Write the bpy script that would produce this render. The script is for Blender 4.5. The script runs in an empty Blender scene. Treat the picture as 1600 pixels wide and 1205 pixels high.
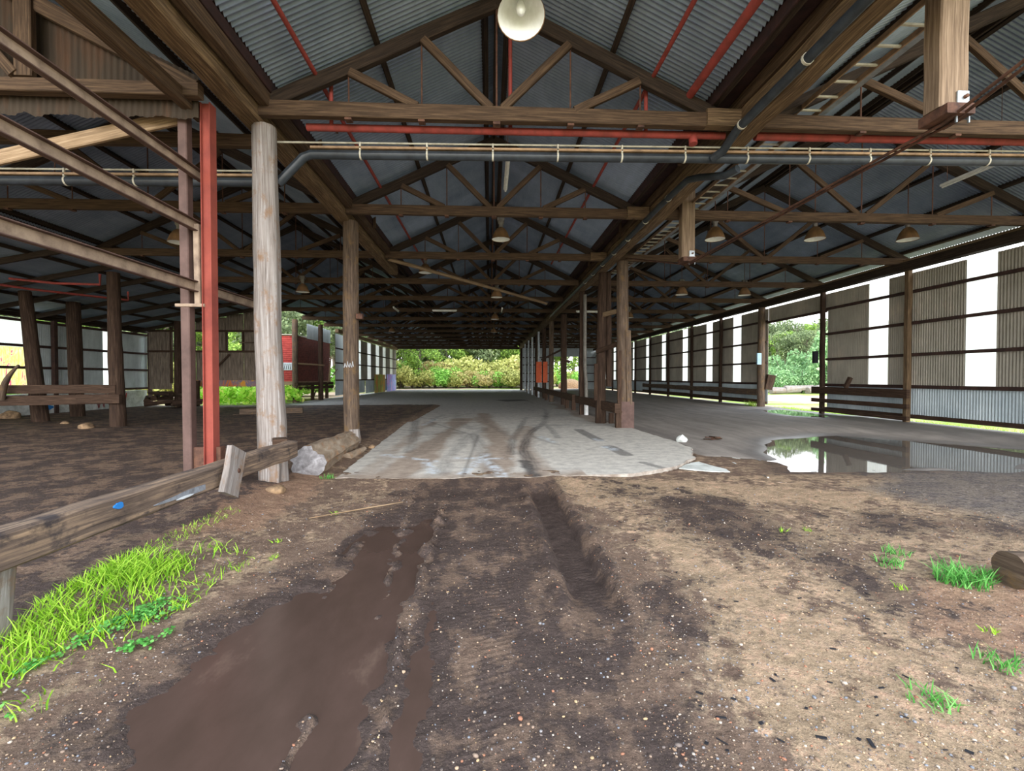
import bpy, math, random
import numpy as np
from mathutils import Vector, Matrix
R = math.radians
rng = np.random.default_rng(7)
random.seed(7)
SC = bpy.context.scene
COL = SC.collection
PI = math.pi

# ------------------------------------------------------------------ camera
FPX = 720.0
pit = math.atan(12.5 / FPX)
psi = math.atan(35.0 / FPX * math.cos(pit))
cam = bpy.data.cameras.new('camera')
cam.sensor_fit = 'HORIZONTAL'; cam.sensor_width = 36.0
cam.lens = 36.0 * FPX / 1600.0
cam.clip_start = 0.05; cam.clip_end = 600
co = bpy.data.objects.new('camera', cam); COL.objects.link(co)
co.location = (0, 0, 1.5)
co.rotation_euler = (R(90) - pit, 0, -psi)
SC.camera = co

# ------------------------------------------------------------------ noise helpers
def vnoise(p, seed=0):
    """smooth lattice noise, p (n,k) k=2|3, result about -1..1"""
    p = np.asarray(p, float)
    i = np.floor(p).astype(np.int64); f = p - i
    f = f * f * (3 - 2 * f)
    k = p.shape[1]
    mul = np.array([374761393, 668265263, 2147483647][:k], dtype=np.int64)
    out = np.zeros(len(p))
    for c in range(2 ** k):
        off = np.array([(c >> j) & 1 for j in range(k)])
        h = ((i + off) * mul).sum(1) + seed * 144665
        h = (h ^ (h >> 13)) * 1274126177
        h = (h ^ (h >> 16)) & 0xffffff
        w = np.prod(np.where(off == 1, f, 1 - f), axis=1)
        out += w * (h / 0x7fffff - 1.0)
    return out
def fbm(p, octs=4, seed=0, gain=.5):
    a = 1.0; s = 0; o = np.zeros(len(p)); p = np.asarray(p, float)
    for j in range(octs):
        o += a * vnoise(p, seed + j); s += a; a *= gain; p = p * 2.03 + 7.1
    return o / s
def sstep(a, b, x):
    t = np.clip((x - a) / (b - a), 0, 1); return t * t * (3 - 2 * t)
def poly_sd(P, poly):
    """signed distance (negative inside) to polygon"""
    poly = np.array(poly, float); n = len(poly)
    d = np.full(len(P), 1e9); ins = np.zeros(len(P), bool)
    for i in range(n):
        a = poly[i]; b = poly[(i + 1) % n]
        ab = b - a; t = np.clip(((P - a) @ ab) / (ab @ ab + 1e-12), 0, 1)
        q = a + t[:, None] * ab
        d = np.minimum(d, np.hypot(*(P - q).T))
        c = ((a[1] > P[:, 1]) != (b[1] > P[:, 1]))
        with np.errstate(divide='ignore', invalid='ignore'):
            xx = (b[0] - a[0]) * (P[:, 1] - a[1]) / (b[1] - a[1] + 1e-15) + a[0]
        ins ^= c & (P[:, 0] < xx)
    return np.where(ins, -d, d)
def line_d(P, pts):
    pts = np.array(pts, float); d = np.full(len(P), 1e9); tt = np.zeros(len(P))
    L = 0
    for a, b in zip(pts[:-1], pts[1:]):
        ab = b - a; l = np.hypot(*ab)
        t = np.clip(((P - a) @ ab) / (ab @ ab + 1e-12), 0, 1)
        q = a + t[:, None] * ab
        dd = np.hypot(*(P - q).T)
        m = dd < d
        d = np.where(m, dd, d); tt = np.where(m, L + t * l, tt); L += l
    return d, tt

def plen(pts):
    p = np.array(pts, float); return float(np.hypot(*np.diff(p, axis=0).T).sum())
# ------------------------------------------------------------------ materials
def lin(c):
    return tuple((x / 255 / 12.92) if x / 255 <= .04045 else ((x / 255 + .055) / 1.055) ** 2.4 for x in c) + (1.0,)
class NT:
    def __init__(s, name):
        s.m = bpy.data.materials.new(name); s.m.use_nodes = True
        s.t = s.m.node_tree; s.t.nodes.clear()
        s.out = s.n('ShaderNodeOutputMaterial')
    def n(s, kind, **kw):
        nd = s.t.nodes.new(kind)
        for k, v in kw.items():
            if k in nd.inputs.keys() if isinstance(k, str) else False:
                nd.inputs[k].default_value = v
            else:
                setattr(nd, k, v)
        return nd
    def l(s, a, b): s.t.links.new(a, b)
    def coord(s, kind='Object', scale=(1, 1, 1)):
        tc = s.n('ShaderNodeTexCoord'); mp = s.n('ShaderNodeMapping')
        s.l(tc.outputs[kind], mp.inputs['Vector']); mp.inputs['Scale'].default_value = scale
        return mp.outputs['Vector']
    def pos(s, scale=(1, 1, 1)):
        g = s.n('ShaderNodeNewGeometry'); mp = s.n('ShaderNodeMapping')
        s.l(g.outputs['Position'], mp.inputs['Vector']); mp.inputs['Scale'].default_value = scale
        return mp.outputs['Vector']
    def noise(s, vec, scale, detail=4, rough=.6, dist=0):
        nd = s.n('ShaderNodeTexNoise'); s.l(vec, nd.inputs['Vector'])
        nd.inputs['Scale'].default_value = scale; nd.inputs['Detail'].default_value = detail
        nd.inputs['Roughness'].default_value = rough; nd.inputs['Distortion'].default_value = dist
        return nd.outputs['Fac']
    def ramp(s, fac, stops):
        r = s.n('ShaderNodeValToRGB'); s.l(fac, r.inputs['Fac'])
        e = r.color_ramp.elements
        while len(e) < len(stops): e.new(.5)
        for k, (p, c) in enumerate(stops):
            e[k].position = p; e[k].color = c if len(c) == 4 else lin(c)
        return r.outputs['Color']
    def mix(s, fac, a, b, mode='MIX'):
        m = s.n('ShaderNodeMix', data_type='RGBA', blend_type=mode)
        if isinstance(fac, (int, float)): m.inputs['Factor'].default_value = fac
        else: s.l(fac, m.inputs['Factor'])
        for sock, v in (('A', a), ('B', b)):
            i = [q for q in m.inputs if q.name == sock and q.type == 'RGBA'][0]
            if isinstance(v, tuple): i.default_value = v if len(v) == 4 else lin(v)
            else: s.l(v, i)
        return [q for q in m.outputs if q.type == 'RGBA'][0]
    def math(s, op, a, b=None, clamp=False):
        m = s.n('ShaderNodeMath', operation=op, use_clamp=clamp)
        for i, v in enumerate((a, b)):
            if v is None: continue
            if isinstance(v, (int, float)): m.inputs[i].default_value = v
            else: s.l(v, m.inputs[i])
        return m.outputs[0]
    def attr(s, name):
        a = s.n('ShaderNodeAttribute', attribute_name=name); return a
    def bump(s, h, strength=.4, dist=.01):
        b = s.n('ShaderNodeBump'); s.l(h, b.inputs['Height'])
        b.inputs['Strength'].default_value = strength; b.inputs['Distance'].default_value = dist
        return b.outputs['Normal']
    def bsdf(s, col, rough=.8, metal=0, spec=.3, normal=None, trans=None):
        p = s.n('ShaderNodeBsdfPrincipled')
        if isinstance(col, tuple): p.inputs['Base Color'].default_value = col if len(col) == 4 else lin(col)
        else: s.l(col, p.inputs['Base Color'])
        for k, v in (('Roughness', rough), ('Metallic', metal), ('Specular IOR Level', spec)):
            if isinstance(v, (int, float)): p.inputs[k].default_value = v
            else: s.l(v, p.inputs[k])
        if normal is not None: s.l(normal, p.inputs['Normal'])
        s.l(p.outputs[0], s.out.inputs['Surface'])
        s.p = p
        return s.m

def wood(name, dark, mid, light, rough=.85, stretch=(1.3, 26, 1), bump=.5, blotch=None):
    t = NT(name)
    uv = t.coord('UV', stretch)
    g = t.noise(uv, 1.6, 6, .65, .4)
    c = t.ramp(g, [(.28, dark), (.5, mid), (.72, light)])
    uv2 = t.coord('UV', (1, 2.2, 1))
    b = t.noise(uv2, 2.3, 4)
    c = t.mix(t.math('MULTIPLY', b, .55), c, t.ramp(b, [(.3, dark), (.7, mid)]))
    if blotch:
        bb = t.noise(t.coord('UV', (1.2, 1.7, 1)), 3.1, 5, .7)
        c = t.mix(t.ramp(bb, [(.52, (0, 0, 0, 1)), (.66, (1, 1, 1, 1))]), c, blotch)
    return t.bsdf(c, rough, 0, .2, t.bump(g, bump, .006))
def paint(name, col, col2=None, rough=.6, metal=0, nscale=6, spec=.4):
    t = NT(name)
    v = t.coord('Object')
    n = t.noise(v, nscale, 5, .65)
    col2 = col2 or tuple(int(x * .72) for x in col)
    c = t.ramp(n, [(.35, col2), (.62, col)])
    return t.bsdf(c, rough, metal, spec, t.bump(n, .15, .004))
def sheet(name, c1, c2, rust, rough=.5, metal=.35, rust_amt=.62, streak=(1, 1, .18), lap=.76):
    t = NT(name)
    v = t.pos()
    n1 = t.noise(v, .9, 5, .6)
    n2 = t.noise(t.pos(streak), 6, 5, .7)
    c = t.ramp(n1, [(.3, c2), (.7, c1)])
    c = t.mix(.35, c, t.ramp(n2, [(.3, c2), (.7, c1)]))
    fl = t.n('ShaderNodeVectorMath', operation='FLOOR'); t.l(t.pos((1 / 40, 1 / lap, 1 / 40)), fl.inputs[0])
    wn = t.n('ShaderNodeTexWhiteNoise'); t.l(fl.outputs[0], wn.inputs['Vector'])
    c = t.mix(.5, c, t.ramp(wn.outputs['Value'], [(0, (112, 112, 112)), (1, (146, 146, 146))]), 'OVERLAY')
    r = t.noise(t.pos(streak), 2.4, 6, .72)
    c = t.mix(t.ramp(r, [(rust_amt, (0, 0, 0, 1)), (rust_amt + .16, (1, 1, 1, 1))]), c, rust)
    return t.bsdf(c, rough, metal, .35, t.bump(n2, .08, .003))

M = {}
M['truss'] = wood('truss_timber', (38, 30, 24), (82, 65, 50), (120, 97, 74))
M['truss_dark'] = wood('dark_timber', (28, 23, 20), (55, 45, 37), (86, 71, 57))
M['girder'] = wood('girder_timber', (50, 40, 31), (108, 88, 66), (166, 140, 106), bump=.9)
M['col_grey'] = wood('weathered_grey_timber', (80, 71, 66), (142, 134, 128), (188, 185, 183), stretch=(.8, 22, 1), bump=1.0, blotch=(128, 104, 84))
M['col_brown'] = wood('brown_pole_timber', (50, 41, 35), (94, 79, 67), (138, 120, 102), stretch=(1.1, 16, 1), bump=.9, blotch=(112, 90, 64))
M['col_dark'] = wood('dark_pole_timber', (30, 23, 19), (66, 50, 40), (104, 84, 68), stretch=(1.1, 16, 1), bump=.9)
M['rail'] = wood('guard_rail_timber', (46, 40, 38), (112, 96, 84), (184, 156, 126), stretch=(.9, 18, 1), bump=.7, blotch=(62, 56, 56))
M['rail_dark'] = wood('dark_rail_timber', (36, 27, 21), (70, 53, 42), (108, 86, 68))
M['strut'] = wood('sawn_strut_timber', (72, 58, 48), (132, 112, 92), (182, 160, 136), stretch=(.9, 30, 1), bump=.6)
M['plank'] = wood('pale_plank_timber', (96, 78, 60), (150, 126, 98), (188, 164, 134))
M['log'] = wood('grey_log_bark', (92, 80, 70), (156, 138, 118), (196, 182, 164), stretch=(1.6, 4, 1), bump=1.0, blotch=(160, 124, 92))
M['log_end'] = wood('log_end_grain', (84, 80, 80), (134, 131, 132), (184, 182, 184), stretch=(6, 6, 1), bump=.7)
M['board_old'] = wood('old_wall_boards', (60, 52, 46), (122, 110, 97), (166, 152, 136), stretch=(1, 14, 1))
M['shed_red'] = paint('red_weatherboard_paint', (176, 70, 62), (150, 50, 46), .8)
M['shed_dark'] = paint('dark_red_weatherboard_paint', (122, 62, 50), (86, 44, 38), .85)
M['steel_red'] = paint('red_steel_paint', (146, 70, 57), (124, 58, 49), .85, 0, 3)
M['steel_brown'] = paint('brown_primed_steel', (98, 76, 69), (78, 59, 53), .75, .05, 4)
M['steel_pale'] = paint('weathered_steel_rail', (160, 140, 120), (116, 98, 84), .8, .05, 5)
M['rust'] = paint('rusty_steel', (106, 74, 58), (64, 45, 38), .8, .2, 9)
M['pipe_red'] = paint('red_pipe_paint', (156, 66, 58), (124, 56, 48), .75)
M['pvc_black'] = paint('black_plastic_pipe', (52, 58, 64), (40, 44, 48), .4)
M['pvc_white'] = paint('white_plastic_pipe', (222, 222, 220), (190, 190, 188), .45)
M['zinc'] = paint('galvanised_steel', (168, 174, 178), (132, 138, 142), .45, .6)
M['tan_steel'] = paint('tan_dusty_steel', (168, 138, 106), (130, 106, 82), .7, .1)
M['clip'] = paint('pale_pipe_clip', (204, 200, 182), (170, 164, 146), .6)
M['girt'] = paint('red_brown_girt', (72, 50, 42), (48, 34, 30), .8)
M['maroon'] = paint('maroon_gutter_board', (60, 36, 34), (40, 26, 26), .9)
M['lamp_shell'] = paint('dusty_lamp_shell', (142, 108, 72), (110, 84, 58), .75, .2)
M['lamp_body'] = paint('grey_lamp_body', (128, 124, 116), (98, 92, 84), .6, .3)
M['reflector'] = paint('bright_lamp_reflector', (244, 246, 242), (226, 228, 222), .3, 0)
M['lens'] = paint('lamp_bulb_glass', (244, 246, 240), (220, 224, 218), .1)
M['tube'] = paint('white_batten', (236, 236, 228), (206, 206, 198), .4)
M['orange'] = paint('orange_panel_paint', (206, 92, 40), (184, 76, 34), .6)
M['paper_blue'] = paint('pale_blue_box', (164, 196, 214), (146, 178, 198), .6)
M['rock'] = paint('tan_rock', (160, 132, 100), (104, 84, 66), .9, 0, 9)
M['conc_wall'] = paint('pale_concrete_wall', (216, 220, 216), (172, 176, 170), .85, 0, 4)
M['aisle_edge'] = paint('broken_concrete_edge', (168, 160, 150), (120, 106, 94), .9, 0, 5)
M['spray_red'] = paint('red_spray_paint', (176, 62, 58), (160, 52, 50), .7)
M['smear'] = paint('thin_pale_spray', (136, 142, 150), (104, 104, 108), .8, 0, 14)
M['spray_blue'] = paint('blue_spray_paint', (42, 126, 200), (34, 110, 180), .7)
M['spray_white'] = paint('white_spray_paint', (212, 218, 222), (184, 190, 196), .8)
M['blackpaint'] = paint('black_spray_paint', (34, 34, 40), (24, 24, 28), .7)
M['roof'] = sheet('roof_sheet', (168, 184, 204), (120, 136, 158), (112, 110, 108), .42, .2, .68, (1, .18, 1))
M['wall'] = sheet('wall_sheet', (206, 199, 182), (160, 153, 138), (122, 104, 86), .6, .05, .62)
M['wall_low'] = sheet('lower_wall_sheet', (222, 230, 232), (184, 194, 198), (100, 96, 96), .5, .05, .62)
M['wall_pale'] = sheet('pale_wall_sheet', (220, 226, 226), (186, 192, 192), (150, 144, 136), .6, .0, .68)
M['rust_sheet'] = sheet('rusty_gable_sheet', (84, 70, 54), (54, 45, 36), (76, 54, 37), .85, .05, .52)

def translucent(name, col, amt=.75):
    t = NT(name)
    n = t.noise(t.pos((1, 1, .3)), 3, 4)
    c = t.ramp(n, [(.3, tuple(int(x * .95) for x in col)), (.7, col)])
    d = t.n('ShaderNodeBsdfDiffuse'); tr = t.n('ShaderNodeBsdfTranslucent')
    t.l(c, d.inputs['Color']); t.l(c, tr.inputs['Color'])
    mx = t.n('ShaderNodeMixShader'); mx.inputs[0].default_value = amt
    t.l(d.outputs[0], mx.inputs[1]); t.l(tr.outputs[0], mx.inputs[2])
    t.l(mx.outputs[0], t.out.inputs['Surface'])
    return t.m
M['fibre'] = translucent('white_fibreglass', (250, 252, 252), .8)
M['fibre_grey'] = translucent('dull_fibreglass', (206, 212, 212), .4)
def foliage(name, dark, mid, light):
    t = NT(name)
    k_ = 1.0 if 'grass' in name or 'clover' in name else 1.22
    dark, mid, light = [tuple(min(245, int(q * k_)) for q in c_) for c_ in (dark, mid, light)]
    a = t.attr('tone')
    c = t.ramp(a.outputs['Fac'], [(.1, dark), (.5, mid), (.9, light)])
    p = t.n('ShaderNodeBsdfPrincipled'); t.l(c, p.inputs['Base Color'])
    p.inputs['Roughness'].default_value = .6; p.inputs['Specular IOR Level'].default_value = .25
    tr = t.n('ShaderNodeBsdfTranslucent'); t.l(c, tr.inputs['Color'])
    mx = t.n('ShaderNodeMixShader'); mx.inputs[0].default_value = .3
    t.l(p.outputs[0], mx.inputs[1]); t.l(tr.outputs[0], mx.inputs[2])
    t.l(mx.outputs[0], t.out.inputs['Surface'])
    return t.m
M['leaf_bush'] = foliage('olive_bush_leaves', (96, 100, 52), (146, 148, 84), (186, 182, 116))
M['leaf_dry'] = foliage('dry_tan_bush_leaves', (122, 110, 70), (160, 146, 98), (190, 176, 124))
M['leaf_green'] = foliage('fresh_green_leaves', (78, 116, 48), (120, 164, 74), (162, 200, 104))
M['leaf_mint'] = foliage('pale_green_leaves', (84, 112, 76), (118, 150, 104), (152, 178, 132))
M['leaf_gum'] = foliage('gum_tree_leaves', (66, 78, 54), (98, 112, 78), (132, 142, 104))
M['leaf_gumgreen'] = foliage('bright_gum_leaves', (74, 96, 44), (112, 140, 64), (150, 172, 84))
M['grass'] = foliage('bright_grass_blades', (94, 142, 28), (146, 196, 48), (190, 226, 86))
M['clover'] = foliage('clover_leaves', (62, 128, 52), (96, 168, 76), (132, 196, 104))
M['garden'] = foliage('garden_leaves', (104, 150, 40), (150, 196, 70), (196, 220, 110))
M['bark'] = wood('gum_bark', (60, 52, 46), (104, 94, 84), (150, 140, 126), stretch=(1, 8, 1))

# ground materials driven by mesh attributes
def mat_dirt():
    t = NT('dirt_ground')
    v = t.pos()
    n = t.noise(v, 2.2, 8, .68)
    nf = t.noise(v, 38, 6, .7)
    nm = t.noise(v, 9, 6, .7)
    tan = t.ramp(nm, [(.3, (164, 138, 110)), (.55, (198, 172, 141)), (.75, (224, 201, 170))])
    mid = t.ramp(nm, [(.3, (112, 91, 78)), (.7, (160, 134, 114))])
    dark = t.ramp(nm, [(.3, (68, 56, 52)), (.7, (100, 84, 77))])
    wet = t.attr('wet').outputs['Fac']; ta = t.attr('tan').outputs['Fac']; rd = t.attr('red').outputs['Fac']; gg = t.attr('gravel').outputs['Fac']
    def soft(f, amp=1.0):
        s = t.math('ADD', f, t.math('MULTIPLY', t.math('SUBTRACT', n, .5), 2.2 * amp))
        s = t.math('ADD', s, t.math('MULTIPLY', t.math('SUBTRACT', nm, .5), 2.0 * amp))
        return t.ramp(s, [(.34, (0, 0, 0, 1)), (.65, (1, 1, 1, 1))])
    c = t.mix(soft(ta), mid, tan)
    c = t.mix(t.math('MULTIPLY', soft(rd), .8), c, t.ramp(nm, [(.3, (150, 116, 94)), (.7, (196, 158, 130))]))
    c = t.mix(soft(wet), c, dark)
    c = t.mix(t.math('MULTIPLY', gg, .8), c, t.ramp(nf, [(.35, (74, 70, 70)), (.6, (128, 124, 124)), (.8, (170, 166, 164))]))
    sp = t.n('ShaderNodeTexVoronoi'); t.l(v, sp.inputs['Vector']); sp.inputs['Scale'].default_value = 75
    spk = t.ramp(sp.outputs['Distance'], [(.16, (1, 1, 1, 1)), (.24, (0, 0, 0, 1))])
    pk = t.math('GREATER_THAN', t.noise(v, 60, 2), .54)
    c = t.mix(t.math('MULTIPLY', t.math('MULTIPLY', spk, pk), .55), c, (188, 164, 138))
    c = t.mix(.45, c, t.ramp(nf, [(.3, (70, 70, 70)), (.7, (190, 190, 190))]), 'OVERLAY')
    nff = t.noise(v, 150, 4, .7)
    c = t.mix(.5, c, t.ramp(nff, [(.32, (60, 60, 60)), (.68, (200, 200, 200))]), 'OVERLAY')
    h = t.math('ADD', t.math('MULTIPLY', nf, .9), t.math('MULTIPLY', nm, 1.0))
    ro = t.math('SUBTRACT', .95, t.math('MULTIPLY', wet, .35))
    return t.bsdf(c, ro, 0, .25, t.bump(h, .9, .025))
M['dirt'] = mat_dirt()
def mat_slab():
    t = NT('concrete_slab')
    v = t.pos()
    n = t.noise(v, .8, 6, .6); nm = t.noise(v, 5, 6, .65); nf = t.noise(v, 60, 4, .7)
    c = t.ramp(nm, [(.3, (172, 168, 162)), (.5, (200, 196, 188)), (.72, (218, 214, 206))])
    br = t.attr('brown').outputs['Fac']; bs = t.math('ADD', br, t.math('SUBTRACT', n, .5))
    c = t.mix(t.math('MULTIPLY', t.ramp(bs, [(.2, (0, 0, 0, 1)), (.8, (1, 1, 1, 1))]), .75), c, t.ramp(nm, [(.3, (134, 114, 98)), (.7, (172, 150, 130))]))
    mk = t.attr('mark').outputs['Fac']
    gr = t.noise(v, 14, 6, .75)
    ms = t.math('MULTIPLY', mk, t.math('ADD', .35, t.math('MULTIPLY', gr, 1.05)), True)
    c = t.mix(ms, c, (62, 60, 62))
    c = t.mix(t.math('MULTIPLY', t.ramp(gr, [(.5, (0, 0, 0, 1)), (.75, (1, 1, 1, 1))]), .35), c, (126, 116, 106))
    wh = t.attr('white').outputs['Fac']
    c = t.mix(t.math('MULTIPLY', wh, t.ramp(nm, [(.4, (0, 0, 0, 1)), (.6, (1, 1, 1, 1))])), c, (206, 214, 222))
    # expansion joints and cracks
    vc = t.n('ShaderNodeTexVoronoi', feature='DISTANCE_TO_EDGE'); t.l(t.pos((.16, .25, 1)), vc.inputs['Vector']); vc.inputs['Scale'].default_value = 1.0
    ck = t.ramp(vc.outputs['Distance'], [(.0, (1, 1, 1, 1)), (.008, (0, 0, 0, 1))])
    c = t.mix(t.math('MULTIPLY', ck, .5), c, (92, 88, 84))
    c = t.mix(.18, c, t.ramp(nf, [(.3, (60, 60, 60)), (.7, (196, 196, 196))]), 'OVERLAY')
    return t.bsdf(c, .8, 0, .3, t.bump(nf, .25, .006))
M['slab'] = mat_slab()
def mat_aisle():
    t = NT('grey_aisle_floor')
    v = t.pos()
    nm = t.noise(v, 3, 7, .65); nf = t.noise(v, 70, 4, .7); ns = t.noise(t.pos((1.2, .12, 1)), 2.5, 6, .7)
    c = t.ramp(nm, [(.3, (134, 126, 120)), (.7, (166, 158, 150))])
    c = t.mix(.5, c, t.ramp(ns, [(.35, (108, 102, 98)), (.65, (170, 162, 154))]))
    wet = t.attr('wet').outputs['Fac']
    c = t.mix(t.math('MULTIPLY', wet, .75), c, (86, 82, 82))
    c = t.mix(.2, c, t.ramp(nf, [(.3, (70, 70, 70)), (.7, (190, 190, 190))]), 'OVERLAY')
    return t.bsdf(c, t.math('SUBTRACT', .85, t.math('MULTIPLY', wet, .5)), 0, .3, t.bump(nf, .3, .006))
M['aisle'] = mat_aisle()
def mat_field():
    t = NT('outdoor_ground')
    v = t.pos()
    n = t.noise(v, .12, 5, .6); nm = t.noise(v, 2, 6, .7)
    a = t.ramp(nm, [(.3, (186, 156, 132)), (.7, (218, 192, 166))])
    b = t.ramp(nm, [(.3, (112, 138, 58)), (.7, (168, 182, 100))])
    c = t.mix(t.ramp(t.math('ADD', n, t.math('MULTIPLY', t.math('SUBTRACT', nm, .5), .4)), [(.48, (0, 0, 0, 1)), (.56, (1, 1, 1, 1))]), a, b)
    return t.bsdf(c, .95, 0, .1, t.bump(nm, .6, .05))
M['field'] = mat_field()
def mat_water(name, col, rough, alpha=None, tint=None):
    t = NT(name)
    n = t.noise(t.pos(), 9, 3)
    if name.startswith('muddy'):
        n2 = t.noise(t.pos((1.3, .6, 1)), 2.2, 6, .65)
        col = t.ramp(n2, [(.35, (68, 54, 47)), (.58, (77, 61, 54)), (.78, (106, 88, 77))])
    m = t.bsdf(col, rough, 0, .5, t.bump(n, .02, .01))
    if alpha:
        t.p.inputs['Transmission Weight'].default_value = alpha
    t.p.inputs['IOR'].default_value = 1.33
    return m
M['mudwater'] = mat_water('muddy_water', (84, 67, 60), .22)
M['water'] = mat_water('clear_shallow_water', (104, 98, 92), .02)
M['water'].node_tree.nodes['Principled BSDF'].inputs['Specular IOR Level'].default_value = .9
def mat_vcol(name, rough=.8):
    t = NT(name)
    a = t.attr('tint'); n = t.noise(t.pos(), 30, 3)
    c = t.mix(.3, a.outputs['Color'], t.ramp(n, [(.3, (70, 70, 70)), (.7, (190, 190, 190))]), 'OVERLAY')
    return t.bsdf(c, rough, 0, .3)
M['pebble'] = mat_vcol('river_pebbles')
def mat_mural(name, cols):
    t = NT(name)
    n = t.noise(t.pos((1, 1.3, .3)), 1.5, 5, .7, .8)
    st = [(.32 + .36 * i / (len(cols) - 1), tuple(min(250, int(q * 1.15)) for q in c)) for i, c in enumerate(cols)]
    return t.bsdf(t.ramp(n, st), .8, 0, .2)
M['mural_a'] = mat_mural('green_orange_spray', [(150, 156, 120), (176, 178, 70), (120, 140, 90), (206, 128, 52), (130, 140, 136)])
M['mural_b'] = mat_mural('pink_blue_spray', [(190, 196, 220), (206, 130, 190), (110, 150, 206), (204, 190, 214), (84, 70, 150)])
M['mural_c'] = mat_mural('orange_beam_spray', [(110, 82, 60), (190, 110, 50), (96, 100, 120), (196, 140, 44), (120, 80, 60)])
M['mural_d'] = mat_mural('yellow_pink_spray', [(238, 226, 160), (230, 200, 90), (226, 60, 130), (240, 236, 214)])

# ------------------------------------------------------------------ mesh builder
class MB:
    def __init__(s): s.v = []; s.f = []; s.uv = []; s.sm = []; s.n = 0; s.tone = []; s.tint = []
    def add(s, V, F, UV=None, smooth=False):
        V = np.asarray(V, float).reshape(-1, 3)
        s.v.append(V); n = len(V)
        s.uv.append(np.zeros((n, 2)) if UV is None else np.asarray(UV, float).reshape(-1, 2))
        for f in F: s.f.append([i + s.n for i in f])
        s.sm += [smooth] * len(F); s.n += n
        return s
    def grid(s, P, UV=None, smooth=False, flip=False):
        a, b = P.shape[:2]; F = []
        for i in range(a - 1):
            for j in range(b - 1):
                q = [i * b + j, (i + 1) * b + j, (i + 1) * b + j + 1, i * b + j + 1]
                F.append(q[::-1] if flip else q)
        return s.add(P.reshape(-1, 3), F, None if UV is None else UV.reshape(-1, 2), smooth)
    def bar(s, p0, p1, w, h, up=(0, 0, 1), n=1, jit=0.0, ch=.01, w1=None, h1=None):
        p0 = np.array(p0, float); p1 = np.array(p1, float)
        t = p1 - p0; L = np.linalg.norm(t); t /= L
        up = np.array(up, float)
        if abs(t @ up) > .98: up = np.array((0, 1.0, 0)) if abs(t[1]) < .9 else np.array((1.0, 0, 0))
        sd = np.cross(t, up); sd /= np.linalg.norm(sd); u = np.cross(sd, t)
        ring = []
        a = w / 2; b = h / 2; c = min(ch, a * .4, b * .4)
        base = [(a, -b + c), (a, b - c), (a - c, b), (-a + c, b), (-a, b - c), (-a, -b + c), (-a + c, -b), (a - c, -b)]
        base.append(base[0])
        base = np.array(base)
        per = np.concatenate([[0], np.cumsum(np.hypot(*np.diff(base, axis=0).T))])
        P = np.zeros((n + 1, 9, 3)); UV = np.zeros((n + 1, 9, 2)); o = rng.random(2) * 20
        for i in range(n + 1):
            k = i / n
            sw = 1 + ((w1 or w) / w - 1) * k; sh = 1 + ((h1 or h) / h - 1) * k
            off = (rng.random(2) - .5) * 2 * jit if 0 < i < n else np.zeros(2)
            rr = 1 + ((rng.random(8) - .5) * jit * 1.2 / max(min(w, h), .01) if jit else np.zeros(8))
            rr = np.append(rr, rr[0])
            for j in range(9):
                P[i, j] = p0 + t * L * k + sd * (base[j, 0] * sw * rr[j] + off[0]) + u * (base[j, 1] * sh * rr[j] + off[1])
                UV[i, j] = (o[0] + L * k, o[1] + per[j])
        s.grid(P, UV, False)
        for i, fl in ((0, False), (n, True)):
            V = P[i, :8]; f = list(range(8))
            s.add(V, [f if not fl else f[::-1]], np.stack([base[:8, 0] * .3 + o[0], base[:8, 1] + o[1]], 1))
        return s
    def box(s, x0, x1, y0, y1, z0, z1, ch=.006):
        d = (x1 - x0, y1 - y0, z1 - z0); k = int(np.argmax(d))
        c = [(x0 + x1) / 2, (y0 + y1) / 2, (z0 + z1) / 2]
        a = list(c); b = list(c); lo = (x0, y0, z0); hi = (x1, y1, z1); a[k] = lo[k]; b[k] = hi[k]
        if k == 0: return s.bar(a, b, d[1], d[2], (0, 0, 1), ch=ch)
        if k == 1: return s.bar(a, b, d[0], d[2], (0, 0, 1), ch=ch)
        return s.bar(a, b, d[0], d[1], (0, 1, 0), ch=ch)
    def log(s, p0, p1, r0, r1, m=18, n=12, jit=.08, lobes=.06, seed=0, caps=True, bend=0.0):
        p0 = np.array(p0, float); p1 = np.array(p1, float)
        t = p1 - p0; L = np.linalg.norm(t); t /= L
        up = np.array((0, 1.0, 0)) if abs(t[2]) > .7 else np.array((0, 0, 1.0))
        sd = np.cross(t, up); sd /= np.linalg.norm(sd); u = np.cross(sd, t)
        th = np.linspace(0, 2 * PI, m + 1); k = np.linspace(0, 1, n + 1)
        K, T = np.meshgrid(k, th, indexing='ij')
        q = np.stack([np.cos(T).ravel() * 1.6 + seed * 3.1, np.sin(T).ravel() * 1.6, (K * L * .9).ravel()], 1)
        q2 = np.stack([np.cos(T).ravel() * 5 + seed * 1.7, np.sin(T).ravel() * 5, (K * L * .5).ravel()], 1)
        rr = 1 + jit * fbm(q, 3, seed) * 1.6 + lobes * vnoise(q2, seed + 5)
        rad = (r0 + (r1 - r0) * K) * rr.reshape(K.shape)
        bx = bend * np.sin(K * PI)
        P = p0 + t * (K * L)[..., None] + sd * (np.cos(T) * rad + bx)[..., None] + u * (np.sin(T) * rad)[..., None]
        UV = np.stack([K * L + seed, T * (r0 + r1) / 2 + seed * .37], -1)
        s.grid(P, UV, True); s.last = P
        if caps:
            for i, fl in ((0, True), (n, False)):
                V = P[i, :m]; f = list(range(m)); s.add(V, [f[::-1] if fl else f], np.stack([np.cos(th[:m]) * r0, np.sin(th[:m]) * r0], 1))
        return s
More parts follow.
